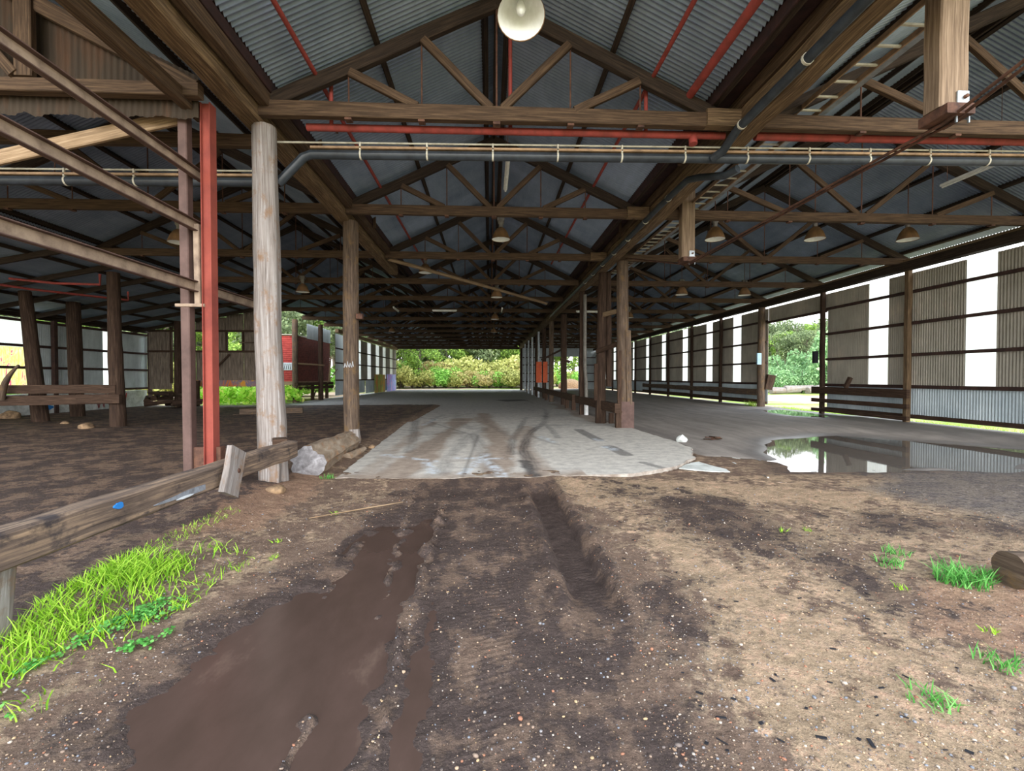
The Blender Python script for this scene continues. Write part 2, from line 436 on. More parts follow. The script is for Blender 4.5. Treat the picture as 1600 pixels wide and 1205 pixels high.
    def tube(s, pts, r, m=10, caps=True):
        pts = np.array(pts, float); n = len(pts)
        tg = np.gradient(pts, axis=0); tg /= np.linalg.norm(tg, axis=1)[:, None]
        up = np.array((0, 0, 1.0)) if abs(tg[0, 2]) < .9 else np.array((0, 1.0, 0))
        P = np.zeros((n, m + 1, 3)); UV = np.zeros((n, m + 1, 2)); L = 0
        th = np.linspace(0, 2 * PI, m + 1)
        for i in range(n):
            t = tg[i]; sd = np.cross(t, up)
            if np.linalg.norm(sd) < 1e-4: sd = np.array((1.0, 0, 0))
            sd /= np.linalg.norm(sd); u = np.cross(sd, t); up = u
            if i: L += np.linalg.norm(pts[i] - pts[i - 1])
            rr = r[i] if hasattr(r, '__len__') else r
            P[i] = pts[i] + np.cos(th)[:, None] * sd * rr + np.sin(th)[:, None] * u * rr
            UV[i, :, 0] = L; UV[i, :, 1] = th * rr
        s.grid(P, UV, True)
        if caps:
            for i, fl in ((0, True), (n - 1, False)):
                f = list(range(m)); s.add(P[i, :m], [f[::-1] if fl else f])
        return s
    def lathe(s, prof, c, m=24, axis=(0, 0, 1)):
        prof = np.array(prof, float); th = np.linspace(0, 2 * PI, m + 1)
        P = np.zeros((len(prof), m + 1, 3))
        P[..., 0] = prof[:, 0:1] * np.cos(th); P[..., 1] = prof[:, 0:1] * np.sin(th); P[..., 2] = prof[:, 1:2]
        ax = Vector(axis).normalized(); q = Vector((0, 0, 1)).rotation_difference(ax).to_matrix()
        P = P @ np.array(q).T + np.array(c)
        return s.grid(P, None, True, True)
    def corr(s, o, a, La, b, Lb, nrm, amp=.014, pitch=.076, seg=6, nb=1, rag=0.0):
        o = np.array(o, float); a = np.array(a, float); b = np.array(b, float); nrm = np.array(nrm, float)
        ns = max(2, int(La / pitch * seg) + 1)
        S = np.linspace(0, La, ns); T = np.linspace(0, Lb, nb + 1)
        P = o + S[:, None, None] * a + T[None, :, None] * b + (amp * np.sin(S / pitch * 2 * PI))[:, None, None] * nrm
        if rag:
            rg = rag * vnoise(np.stack([S * 6, S * 0 + 3], 1), 3)
            P[:, 0] += rg[:, None] * b
        UV = np.stack(np.broadcast_arrays(T[None, :], S[:, None]), -1)
        return s.grid(P, UV, True)
    def rock(s, c, r, seed=0, sub=2, flat=.3):
        import bmesh
        bm = bmesh.new(); bmesh.ops.create_icosphere(bm, subdivisions=sub, radius=1)
        V = np.array([v.co[:] for v in bm.verts]); F = [[v.index for v in f.verts] for f in bm.faces]; bm.free()
        d = 1 + flat * fbm(V * 1.3 + seed * 5, 3, seed)
        d = np.round(d * 7) / 7 * .5 + d * .5
        V = V * d[:, None] * np.array(r) + np.array(c)
        return s.add(V, F, V[:, :2], sub > 2)
    def build(s, name, mat, parent=None, loc=None):
        V = np.concatenate(s.v); UV = np.concatenate(s.uv)
        if loc is None:
            loc = np.zeros(3)
            if parent is None:
                lo, hi = V.min(0), V.max(0); loc = np.array(((lo[0] + hi[0]) / 2, (lo[1] + hi[1]) / 2, lo[2]))
        base = np.array(loc, float).copy(); p = parent
        while p is not None: base += np.array(p.location); p = p.parent
        me = bpy.data.meshes.new(name)
        me.from_pydata((V - base).tolist(), [], s.f)
        li = np.zeros(len(me.loops), np.int32); me.loops.foreach_get('vertex_index', li)
        ul = me.uv_layers.new(name='UVMap'); ul.data.foreach_set('uv', UV[li].ravel().astype(np.float32))
        me.polygons.foreach_set('use_smooth', np.array(s.sm, bool))
        if s.tone:
            a = me.attributes.new('tone', 'FLOAT', 'FACE'); a.data.foreach_set('value', np.array(s.tone, np.float32))
        if s.tint:
            a = me.attributes.new('tint', 'FLOAT_COLOR', 'FACE'); a.data.foreach_set('color', np.array(s.tint, np.float32).ravel())
        me.materials.append(M[mat] if isinstance(mat, str) else mat); me.update()
        o = bpy.data.objects.new(name, me); COL.objects.link(o)
        o.location = loc
        if parent is not None: o.parent = parent
        return o

def tag(o, label=None, cat=None, group=None, kind=None):
    if label: o['label'] = label
    if cat: o['category'] = cat
    if group: o['group'] = group
    if kind: o['kind'] = kind
    return o
def thing(name, loc, label, cat, group=None, kind=None):
    o = bpy.data.objects.new(name, None); COL.objects.link(o)
    o.location = loc; o.empty_display_size = .2
    return tag(o, label, cat, group, kind)
def copy_tree(o, parent=None):
    c = o.copy(); COL.objects.link(c)
    if parent is not None: c.parent = parent
    for ch in list(o.children): copy_tree(ch, c)
    return c
ORD = ['nearest', 'second', 'third', 'fourth', 'fifth', 'sixth', 'seventh', 'eighth', 'ninth', 'tenth', 'eleventh', 'twelfth', 'thirteenth', 'farthest']

# ------------------------------------------------------------------ layout constants
Y0, Y1 = 2.55, 55.2
TY = [6.4 + 3.69 * k for k in range(14)]
ZC = 5.1
NX = (-3.05, 3.25); RX = (3.9, 12.9); LX = (-11.2, -3.1)
SL = .48
def roofz(span, x, up=.30):
    a, b = span; c = (a + b) / 2; h = (b - a) / 2
    return ZC + up + SL * (h - abs(x - c))

# ------------------------------------------------------------------ roofs with their purlins
def roof(span, label, overs=(.25, .25)):
    a, b = span; c = (a + b) / 2; h = (b - a) / 2
    m = MB(); nl = math.hypot(1, SL)
    for sg in (-1, 1):
        over = overs[0] if sg < 0 else overs[1]
        L = (h + over) * nl
        bd = np.array((-sg, 0, SL)) / nl     # eave -> ridge
        o = np.array((c + sg * (h + over), Y0, roofz(span, c) - SL * (h + over)))
        m.corr(o, (0, 1, 0), Y1 - Y0, bd, L, np.array((sg * SL, 0, 1)) / nl, amp=.02, nb=2)
    r = m.build('ceiling', 'roof', None, (0, 0, 0)); tag(r, label, 'roof', None, 'structure')
    mb = MB(); mb.box(c - .03, c + .03, Y0, Y1, roofz(span, c) - .2, roofz(span, c) - .02)
    mb.build('ridge_beam', 'truss_dark', r)
    for sg in (-1, 1):
        npur = max(3, int(round(h / .95)))
        for i in range(npur):
            x = c + sg * (.17 + (h - .22) * i / (npur - 1)) if True else 0
            z = roofz(span, x)
            w = MB(); w.bar((x, Y0, z - .055), (x, Y1, z - .055), .075, .10, (-sg * -SL, 0, 1), ch=.004)
            w.build('purlin', 'truss_dark', r)
    return r
roof(NX, 'corrugated gable roof over the central bay', (-.12, -.12))
roof(RX, 'corrugated gable roof over the right hand aisle', (0, .3))
roof(LX, 'corrugated gable roof over the left hand aisle', (.1, 0))
# lean-to roof at far left
m = MB(); nl = math.hypot(1, .2)
m.corr((-18.1, 4.0, 3.88), (0, 1, 0), 20.6, np.array((1, 0, .2)) / nl, 6.95 * nl, np.array((-.2, 0, 1)) / nl, nb=1)
lt = m.build('ceiling', 'roof', None, (0, 0, 0)); tag(lt, 'low sloping lean-to roof along the far left side', 'roof', None, 'structure')
for i in range(12):
    y = 4.4 + 1.78 * i
    w = MB(); w.bar((-17.9, y, 3.76), (-11.2, y, 5.1), .09, .16); w.build('rafter', 'truss_dark', lt)
for x in (-17.4, -15.8, -14.2, -12.6):
    z = 3.90 + .2 * (x + 18.1)
    w = MB(); w.box(x - .04, x + .04, 4.0, 24.5, z - .12, z - .03); w.build('purlin', 'truss_dark', lt)
w = MB(); w.box(-11.3, -11.24, Y0, 24.6, 5.12, 5.62); tag(w.build('fascia_board', 'truss_dark'), 'dark board closing the step between left aisle and lean-to roofs', 'board', None, 'structure')
# valley gutters between the roofs
for x0, x1, lb in ((3.1, 3.98, 'maroon box gutter between central roof and right aisle roof'), (-3.32, -2.9, 'dark box gutter between central roof and left aisle roof')):
    w = MB(); w.box(x0, x1, Y0, Y1, 5.44, 5.47); w.box(x0, x0 + .03, Y0, Y1, 5.30, 5.56); w.box(x1 - .03, x1, Y0, Y1, 5.30, 5.56)
    g = w.build('box_gutter', 'maroon'); tag(g, lb, 'gutter', None, 'structure')

# ------------------------------------------------------------------ trusses
def make_truss(span, label, webs, rods, king=True):
    a, b = span; c = (a + b) / 2; h = (b - a) / 2
    t = thing('roof_truss', (c, 0, ZC), label, 'truss')
    w = MB(); w.bar((a - .12, 0, ZC), (b + .12, 0, ZC), .12, .2, n=8, jit=.006); w.build('bottom_chord', 'truss', t)
    apex = ZC + SL * h
    for sg in (-1, 1):
        w = MB(); w.bar((c + sg * (h + .05), .02, ZC + .03), (c, .02, apex + .03), .10, .19, n=6, jit=.006)
        w.build('rafter', 'truss_dark', t)
        for (xb, xt) in webs:
            zt = ZC + SL * (h - xt) - .05
            w = MB(); w.bar((c + sg * xb, -.02, ZC + .08), (c + sg * xt, -.02, zt), .075, .11, n=3, jit=.004)
            w.build('web', 'truss', t)
        for xr in rods:
            w = MB(); w.tube([(c + sg * xr, 0, ZC - .13), (c + sg * xr, 0, ZC + SL * (h - xr))], .012, 6)
            w.build('tie_rod', 'rust', t)
            w = MB(); w.box(c + sg * xr - .045, c + sg * xr + .045, -.05, .05, ZC - .13, ZC - .10); w.build('washer_plate', 'rust', t)
    w = MB(); w.tube([(c, 0, ZC - .13), (c, 0, apex)], .014, 6); w.build('tie_rod', 'rust', t)
    w = MB(); w.box(c - .05, c + .05, -.05, .05, ZC - .14, ZC - .10); w.build('washer_plate', 'rust', t)
    return t
TN = make_truss(NX, 'x', [(.08, 1.0), (1.08, 1.98)], [1.02, 2.0])
TR = make_truss(RX, 'x', [(.1, 1.65), (1.75, 3.1)], [1.68, 3.1])
TL = make_truss(LX, 'x', [(.1, 1.5), (1.6, 2.8)], [1.52, 2.8])
def place_trusses(proto, ks, where, grp):
    for i, k in enumerate(ks):
        o = proto if i == 0 else copy_tree(proto)
        o.location = (proto.location.x, TY[k], ZC)
        o['label'] = '%s timber roof truss spanning the %s, counted from the front' % (ORD[i] if i < len(ks) - 1 else 'farthest', where)
        o['group'] = grp
place_trusses(TN, range(14), 'central bay', 'trusses of the central bay')
for k_, tr_ in enumerate([o for o in COL.objects if o.get('group') == 'trusses of the central bay'][:3]):
    w = MB(); w.bar((3.02, TY[k_] - .02, ZC + .02), (3.5, TY[k_] - .02, ZC + .02), .15, .24, n=3, jit=.006); w.build('splice_block', 'girder', tr_)
place_trusses(TR, range(14), 'right aisle', 'trusses of the right aisle')
place_trusses(TL, range(1, 14), 'left aisle', 'trusses of the left aisle')
# left aisle: front clad gable truss and the tie behind it
gt = thing('clad_gable_truss', (-7.15, 5.75, 4.9), 'front truss of left aisle clad with hanging rusty corrugated iron', 'truss')
w = MB(); w.bar((-11.3, 5.75, 4.92), (-3.45, 5.75, 4.92), .12, .16, n=6, jit=.006); w.build('bottom_chord', 'truss', gt)
for xa, xb in ((-11.2, -7.15), (-3.5, -7.15)):
    w = MB(); w.bar((xa, 5.75, 4.95), (xb, 5.75, 6.85), .1, .18, n=4, jit=.006); w.build('rafter', 'truss', gt)
for x in (-5.4, -8.9):
    w = MB(); w.bar((x, 5.7, 5.0), (x, 5.7, 5.95), .2, .08, (0, 1, 0)); w.build('post', 'truss', gt)
    w = MB(); w.bar((x - .1 * np.sign(x + 7.15), 5.68, 5.02), (-7.15 + (x + 7.15) * .2, 5.68, 6.55), .07, .12); w.build('brace', 'truss', gt)
m = MB(); ns = 640
S = np.linspace(-11.3, -3.55, ns)
top = 6.9 - .48 * np.abs(S + 7.15); bot = 4.66 + .03 * vnoise(np.stack([S * 7, S * 0], 1), 2)
P = np.zeros((ns, 2, 3)); P[:, 0, 0] = S; P[:, 1, 0] = S; P[:, 0, 2] = bot; P[:, 1, 2] = np.maximum(top, bot + .1)
P[:, :, 1] = 5.86 + (.009 * np.sin(S / .076 * 2 * PI))[:, None]
m.grid(P, None, True); m.build('cladding', 'rust_sheet', gt)
w = MB(); w.bar((-11.2, 7.0, 4.95), (-3.3, 7.0, 4.96), .12, .18, n=6, jit=.006)
tag(w.build('tie_beam', 'truss'), 'timber tie beam just behind the rusty clad gable on the left', 'beam')

# ------------------------------------------------------------------ girders and their fittings
gr = thing('girder', (3.68, 8, 4.95), 'long rough timber girder along the right side of the central bay', 'beam')
w = MB(); w.bar((3.68, 1.6, 5.13), (3.68, 54.9, 5.13), .34, .36, n=70, jit=.018, ch=.05); w.build('main_beam', 'girder', gr)
w = MB(); w.bar((3.52, 1.6, 5.33), (3.52, 54.9, 5.33), .12, .18, n=30, jit=.008); w.build('upper_plate', 'truss', gr)
gl = thing('girder', (-3.2, 8, 4.95), 'cut-off heavy timber girder over the two left poles', 'beam')
w = MB(); w.bar((-3.22, 1.6, 5.10), (-3.22, 15.7, 5.10), .30, .30, n=26, jit=.014, ch=.03); w.build('main_beam', 'girder', gl)
w = MB(); w.bar((-2.98, 1.6, 5.2), (-2.98, 13.9, 5.2), .12, .2, n=20, jit=.01); w.build('side_plate', 'truss', gl)
w = MB(); w.bar((-3.42, 1.6, 5.3), (-3.42, 13.9, 5.3), .12, .12, n=16, jit=.01); w.build('upper_plate', 'truss', gl)
w = MB(); w.bar((-3.75, 1.6, 4.86), (-3.68, 6.15, 4.86), .13, .18, n=4); 
tag(w.build('side_beam', 'truss'), 'short dark beam ending above the red steel post', 'beam')
for k in range(4):
    y = 4.3 + k * 3.69
    for sx, x0, x1, lb in ((1, 3.12, 3.5, 'right'), (-1, -2.55, -3.1, 'left')):
        if sx < 0 and k > 2: continue
        b = thing('hanger_bracket', (x1, y, 5.3), 'small timber T bracket under the eave beside the %s girder, %s from the front' % (lb, ORD[k]), 'bracket')
        w = MB(); w.box(min(x0, x1), max(x0, x1), y - .03, y + .03, 5.62, 5.67); w.build('arm', 'truss', b)
        w = MB(); xm = (x0 * .45 + x1 * .55); w.box(xm - .03, xm + .03, y - .03, y + .03, 5.22, 5.62); w.build('stem', 'truss', b)
# struts of the trussed right girder
for i, (sx_, y) in enumerate(((4.49, 4.38), (4.33, 9.98))):
    s = thing('hanging_strut', (sx_, y, 4.1), ('large squared hanging strut at top right with bolted steel plate', 'squared hanging strut below the right girder near the third truss')[i], 'strut', 'hanging struts under the right girder')
    w = MB(); w.bar((sx_, y, 5.75), (sx_, y, 4.12), .295, .19, (0, 1, 0), n=5, jit=.004, ch=.015); w.build('post', 'strut', s)
    w = MB(); w.box(sx_ - .14, sx_ + .14, y - .16, y + .14, 4.02, 4.12); w.build('shoe_channel', 'rust', s)
    w = MB(); w.box(sx_ + .01, sx_ + .13, y - .115, y - .095, 4.12, 4.26); w.box(sx_, sx_ + .015, y - .115, y - .095, 3.96, 4.14); w.box(sx_ + .125, sx_ + .14, y - .115, y - .095, 3.96, 4.14)
    pl = w.build('steel_plate', 'zinc', s)
    w = MB(); w.lathe([(0, .03), (.018, .03), (.018, 0)], (sx_ + .08, y - .115, 4.2), 6, (0, -1, 0)); w.build('bolt', 'rust', pl)
for (x, nm) in ((4.30, 'left'), (4.38, 'right')):
    w = MB(); w.tube([(x + .16, 1.8, 4.55), (x + .16, 4.38, 4.0), (x, 9.98, 3.98), (x - .25, 13.6, 5.05)], .016, 8)
    tag(w.build('truss_rod', 'rust'), '%s of the twin steel tension rods running under the hanging struts' % nm, 'rod', 'tension rods under the hanging struts')
# cable ladder
cl = thing('cable_ladder', (4.6, 8, 4.97), 'steel cable ladder running beside the right girder', 'cable ladder')
for x in (4.42, 4.74):
    w = MB(); w.box(x - .012, x + .012, 3.4, 17, 5.29, 5.36); w.build('side_rail', 'tan_steel', cl)
for i in range(42):
    y = 3.55 + i * .32
    w = MB(); w.box(4.43, 4.73, y - .015, y + .015, 5.30, 5.325, .003); w.build('rung', 'clip', cl)
for x in (4.08, 4.95):
    w = MB(); w.box(x - .06, x + .06, 3.0, 17.2, 5.42, 5.45)
    tag(w.build('cover_strip', 'zinc'), 'pale flashing strip %s the cable ladder' % ('left of' if x < 4.5 else 'right of'), 'flashing')

# ------------------------------------------------------------------ pipes
def conduit(label, y, x0, x1, z0, z1, elbow=None, pale=False):
    t = thing('service_pipe', ((x0 + x1) / 2, y, (z0 + z1) / 2), label, 'pipe')
    pts = [(x0, y, z0), (x1, y, z1)]
    if elbow: pts = elbow + pts
    w = MB(); w.tube(pts, .065, 14); w.build('pipe', 'pvc_black', t)
    w = MB(); w.bar((x0, y, z0 + .085), (x1, y, z1 + .085), .12, .035); w.build('cable_tray', 'tan_steel', t)
    w = MB(); w.tube([(x0 - .5, y - .03, z0 + .15), (x1, y - .03, z1 + .15)], .014, 6); w.build('conduit', 'clip', t)
    n = int((x1 - x0) / .95)
    for i in range(n):
        x = x0 + .7 + i * .95; z = z0 + (z1 - z0) * (x - x0) / (x1 - x0)
        w = MB(); w.tube([(x - .012, y, z), (x + .012, y, z)], .069, 14); w.box(x - .012, x + .012, y - .06, y - .03, z + .05, z + .16)
        w.build('clip', 'clip', t)
    return t
conduit('long black service pipe crossing the central and right bays below the roof trusses', 6.8, -2.55, 9.6, 4.70, 4.85, elbow=[(-3.02, 6.8, 4.28), (-2.66, 6.8, 4.66)])
cd = conduit('dusty service pipe crossing the left aisle behind the steel posts', 6.9, -8.6, -3.2, 4.26, 4.33)
for x in (-8.0, -6.2, -4.5):
    w = MB(); w.tube([(x, 6.93, 4.3), (x, 6.97, 4.9)], .008, 6); w.build('hanger_rod', 'rust', cd)
g2 = thing('girder_pipe', (3.44, 8, 4.98), 'black pipe running along the left underside of the right girder', 'pipe')
w = MB(); w.tube([(3.45, 1.8, 4.96), (3.45, 6.3, 4.96), (3.4, 6.62, 4.8), (3.3, 6.75, 4.75)], .06, 12); w.build('pipe', 'pvc_black', g2)
w = MB(); w.tube([(3.75, 6.85, 4.66), (3.66, 7.05, 4.64), (3.46, 7.5, 4.8), (3.44, 7.9, 4.93), (3.44, 9, 4.96), (3.44, 26, 4.96)], .058, 12); w.build('branch_pipe', 'pvc_black', g2)
for i in range(12):
    y = 2.3 + i * 1.3
    if 6.2 < y < 8.2: continue
    w = MB(); w.tube([(3.45, y - .015, 4.96), (3.45, y + .015, 4.96)], .068, 12); w.build('clip', 'clip', g2)
w = MB(); w.tube([(-2.54, 6.62, 4.99), (3.42, 6.62, 5.02)], .05, 12); w.tube([(2.95, 6.62, 5.02), (2.95, 6.6, 4.88)], .06, 12)
tag(w.build('fire_pipe', 'pipe_red'), 'red fire pipe under the first truss of the central bay', 'pipe')
w = MB(); w.tube([(3.88, 6.62, 5.03), (9.4, 6.62, 5.06)], .06, 12); w.tube([(5.28, 6.62, 5.035), (5.32, 6.62, 5.035)], .072, 12)
tag(w.build('fire_pipe', 'pipe_red'), 'red fire pipe continuing to the right of the girder', 'pipe')
for x, r_, ya, yb, lb in ((-2.33, .03, 2.6, 17, 'thin red sprinkler pipe along the left slope of the central roof'), (2.28, .03, 2.6, 17, 'thin red sprinkler pipe along the right slope of the central roof'), (2.80, .055, 2.6, 6.6, 'thick red pipe along the right eave of the central roof')):
    z = roofz(NX, x) - .17
    w = MB(); w.tube([(x, ya, z), (x, yb, z)], r_, 10)
    tag(w.build('sprinkler_pipe', 'pipe_red'), lb, 'pipe')
for (x, y, za, zb, lb) in ((.3, 6.66, 5.0, 6.5, 'centre'), (-2.2, 6.6, 5.0, 5.6, 'left'), (2.25, 6.6, 5.0, 5.62, 'right')):
    w = MB(); w.tube([(x, y, za), (x, y, zb)], .028, 8)
    tag(w.build('drop_pipe', 'pipe_red'), 'short vertical red drop pipe at the %s of the first central truss' % lb, 'pipe')
w = MB(); w.tube([(-3.0, 13.9, 5.02), (2.6, 21, 4.88)], .06, 10)
tag(w.build('loose_pole', 'plank'), 'long thin pole slung diagonally across the central bay under the trusses', 'pole')
for (xa, ya, xb, yb, za, zb, lb) in ((-13.8, 14.0, -11.3, 14.0, 4.35, 4.2, 'bent red pipe at the head of the left aisle pole'), (-14.8, 12.4, -12.4, 16.5, 4.2, 4.15, 'red pipe hanging under the lean-to roof')):
    w = MB(); w.tube([(xa, ya, za), ((xa + xb) / 2, (ya + yb) / 2, (za + zb) / 2 - .05), (xb, yb, zb), (xb, yb, zb + .3)], .035, 8)
    tag(w.build('fire_pipe', 'pipe_red'), lb, 'pipe')

# ------------------------------------------------------------------ poles and posts
def pole(label, x, y, z0, z1, r0, r1, mat, seed, lean=(0, 0), group=None, jit=.08, extra=None, lobes=.06):
    m = MB(); m.log((x + lean[0], y + lean[1], z0), (x, y, z1), r0, r1, 22, 26, jit, lobes, seed, bend=.01)
    o = m.build('timber_pole', mat); tag(o, label, 'pole', group); return o
c1 = pole('thick pale weathered timber pole behind the guard rail, nearest on the left', -3.12, 6.62, -.15, 4.97, .19, .152, 'col_grey', 3, (.08, 0), None, .10, None, .09)
w = MB(); w.bar((-2.96, 6.48, -.1), (-2.98, 6.5, .62), .16, .12, (0, 1, 0), n=4, jit=.012); w.build('base_splice', 'col_grey', c1)
w = MB(); w.bar((-3.0, 6.4, .45), (-2.84, 6.45, .45), .02, .02); w.build('bolt', 'rust', c1)
c2 = pole('brown timber pole behind the log, second on the left', -3.09, 10.5, -.15, 4.97, .165, .165, 'col_brown', 5)
w = MB(); w.bar((-2.98, 10.35, -.1), (-3.0, 10.38, .35), .2, .14, (0, 1, 0), n=4, jit=.02); w.build('base_splice', 'col_grey', c2)
w = MB(); w.bar((-2.94, 10.38, 2.85), (-2.80, 10.38, 2.85), .12, .12); w.build('block', 'rust', c2)
w = MB()
for k in range(4):
    x = -3.2 + k * .055
    w.tube([(x, 10.325, 1.72), (x + .02, 10.323, 1.86 if k % 2 else 1.82), (x + .04, 10.325, 1.74)], .006, 5)
w.build('chalk_scribble', 'spray_white', c2)
c3 = pole('timber pole with rusty steel base guard, nearest in the right row', 3.98, 13.7, -.1, 4.97, .185, .17, 'col_brown', 8, (.06, 0))
w = MB(); w.box(3.90, 4.29, 13.47, 13.51, -.06, .78); w.box(4.25, 4.29, 13.49, 13.85, -.06, .78); w.build('steel_guard', 'steel_brown', c3)
w = MB(); w.bar((4.16, 13.5, .7), (4.10, 13.52, 2.9), .16, .06, (0, 1, 0), n=3, jit=.01); w.build('splice_plank', 'col_brown', c3)
w = MB(); w.bar((3.86, 13.5, .0), (3.84, 13.5, 2.3), .12, .05, (0, 1, 0), n=3, jit=.01); w.build('side_plank', 'rail_dark', c3)
c4 = pole('gnarled double timber pole, second in the right row', 3.72, 15.05, -.1, 4.97, .18, .13, 'col_dark', 11, (-.06, 0))
w = MB(); w.log((3.95, 15.1, 1.2), (3.92, 15.1, 4.95), .1, .09, 14, 12, .06, .05, 14); w.build('second_trunk', 'col_dark', c4)
w = MB(); w.bar((3.5, 15.0, 1.95), (3.5, 15.0, .75), .14, .06, (0, 1, 0), n=2); w.build('stub_board', 'rail_dark', c4)
w = MB(); w.bar((3.98, 14.9, .0), (3.98, 14.9, .34), .16, .12, (0, 1, 0)); w.build('foot_block', 'rail_dark', c4)
for i, (x, y, r_, mt, lb) in enumerate(((3.72, 18.45, .11, 'col_dark', 'squared dark post beside the white downpipe in the right row'),
        (4.1, 25.3, .16, 'col_dark', 'dark pole with a bent collar in the right row, past the white downpipe'),
        (3.82, 28.4, .14, 'col_brown', 'brown pole just in front of the orange boards'),
        (3.92, 32.9, .14, 'col_dark', 'dark pole standing behind the orange boards'),
        (3.86, 37.6, .14, 'col_dark', 'slim pole just past the orange boards'),
        (3.86, 41.4, .12, 'col_brown', 'fourth pole from the far opening in the right row'),
        (3.86, 45.2, .12, 'col_dark', 'third pole from the far opening in the right row'),
        (3.86, 49.5, .12, 'col_dark', 'last but one pole of the right row at the far opening'),
        (3.75, 54.6, .14, 'col_dark', 'pole forming the right jamb of the far opening'))):
    if i == 0:
        w = MB(); w.bar((x, y, -.05), (x, y, 4.97), .19, .16, (0, 1, 0), n=8, jit=.008)
        tag(w.build('timber_pole', mt), lb, 'pole')
    else:
        o = pole(lb, x, y, -.1, 4.97, r_ * 1.1, r_, mt, 20 + i)
        if i == 1:
            w = MB(); w.bar((x - .2, y - .15, 2.55), (x + .3, y - .15, 2.35), .16, .14, n=2, jit=.02); w.build('collar', 'rail_dark', o)
for i, (x, y, lb) in enumerate(((3.68, 34.5, 'pale steel post immediately past the orange boards'), (3.66, 39.5, 'pale steel post midway along the far right row'), (3.66, 43.2, 'slender pale post third from the far opening'), (3.66, 47.5, 'slender pale post nearest the far opening'))):
    w = MB(); w.box(x - .07, x + .07, y - .05, y + .05, -.02, 4.96); tag(w.build('steel_post', 'zinc'), lb, 'post')
pv = thing('downpipe', (3.82, 18.28, 0), 'grey and white plastic downpipe strapped to the dark post', 'pipe')
w = MB(); w.tube([(3.86, 18.25, .68), (3.85, 18.25, 1.3), (3.80, 18.25, 1.95), (3.80, 18.25, 4.8)], .07, 12); w.build('upper_pipe', 'lamp_body', pv)
w = MB(); w.tube([(3.86, 18.25, -.03), (3.86, 18.25, .70)], .085, 12); w.build('lower_pipe', 'pvc_white', pv)
w = MB(); w.bar((3.50, 14.95, 2.35), (4.0, 13.85, 2.55), .06, .14); tag(w.build('tie_board', 'rail_dark'), 'short board tying the two nearest right poles', 'board')
w = MB(); w.bar((3.7, 15.0, 3.55), (4.0, 13.9, 3.55), .08, .14); tag(w.build('tie_board', 'plank'), 'upper pale board tying the two nearest right poles', 'board')
w = MB(); w.bar((3.2, 28.3, 2.6), (4.1, 25.4, 3.1), .06, .1); tag(w.build('brace_board', 'rail_dark'), 'sloping brace board between two right row poles', 'board')
for i, (x0, x1, lb) in enumerate(((3.30, 3.70, 'left'), (3.78, 4.10, 'right'))):
    w = MB(); w.bar(((x0 + x1) / 2, 32.6 - .1 * i, 1.14), ((x0 + x1) / 2, 32.6 - .1 * i, 2.62), x1 - x0, .06, (0, 1, 0))
    tag(w.build('orange_board', 'orange'), '%s of the two upright orange boards fixed to the right row' % lb, 'board', 'orange boards')
# left aisle poles
pole('dark pole in the middle of the left aisle carrying the horizontal beams', -11.12, 14.25, -.05, 4.6, .2, .15, 'col_dark', 31, (.12, -.05), None, .09)
pole('leaning dark pole near the painted fibreglass panel at far left', -15.2, 15.9, -.05, 4.32, .24, .16, 'col_dark', 32, (.45, 0))
pole('dark pole standing close to the left wall, between two pale sheets', -15.5, 18, -.05, 4.3, .22, .2, 'col_dark', 33, (.1, 0))
pole('pole at the left end of the boarded cross wall', -15.4, 23.6, -.05, 4.28, .17, .15, 'col_dark', 34)
pole('pale log pole in front of the red shed', -11.7, 28.4, -.05, 5.0, .17, .16, 'col_brown', 35)
pole('darker second pole in front of the red shed', -11.2, 31.2, -.05, 5.0, .16, .15, 'col_dark', 36)
pole('dark pole at the right end of the boarded cross wall', -11.6, 24.3, -.05, 5.0, .15, .15, 'col_dark', 37)
pole('short dark pole under the boarded cross wall', -14.85, 24.1, -.05, 1.35, .16, .16, 'col_dark', 38)
# cross beams on the left pole
w = MB(); w.bar((-16.2, 14.1, 1.17), (-10.95, 14.1, 1.15), .14, .25, n=6, jit=.01); tag(w.build('barrier_beam', 'rail_dark'), 'upper horizontal barrier beam on the dark left pole', 'beam')
w = MB(); w.bar((-16.2, 14.0, .78), (-10.9, 13.98, .88), .14, .28, n=6, jit=.01); w.bar((-11.9, 13.9, .88), (-10.7, 13.9, .88), .1, .26, n=2)
tag(w.build('barrier_beam', 'rail_dark'), 'lower horizontal barrier beam on the dark left pole', 'beam')
w = MB(); w.log((-13.9, 13.8, .9), (-13.3, 13.7, 1.85), .1, .03, 10, 8, .1, .05, 6, bend=.1); tag(w.build('curved_branch', 'col_brown'), 'curved branch leaning over the barrier beams at far left', 'branch')

# steel posts and rails (upper left)
bp = thing('steel_post', (-3.87, 6.0, 0), 'dark brown steel post left of the red post', 'post')
w = MB(); w.bar((-3.78, 6.0, -.1), (-3.80, 6.0, 4.84), .11, .12, (0, 1, 0)); w.build('column', 'steel_brown', bp)
w = MB(); w.bar((-3.66, 6.02, 2.4), (-3.67, 6.02, 3.42), .075, .09, (0, 1, 0)); w.build('side_bracket', 'steel_pale', bp)
w = MB(); w.box(-3.9, -3.55, 5.93, 5.96, 2.38, 2.42); w.build('link_bar', 'steel_pale', bp)
rp = thing('steel_post', (-3.55, 6.0, 0), 'bright red steel post left of the pale timber pole', 'post')
w = MB(); w.box(-3.56, -3.46, 5.955, 5.965, -.1, 4.9); w.box(-3.57, -3.56, 5.92, 6.06, -.1, 4.9); w.box(-3.46, -3.45, 5.92, 6.06, -.1, 4.9); w.build('channel', 'steel_red', rp)
w = MB(); w.box(-3.80, -3.40, 5.98, 6.1, .1, .62); w.build('base_block', 'rust', rp)
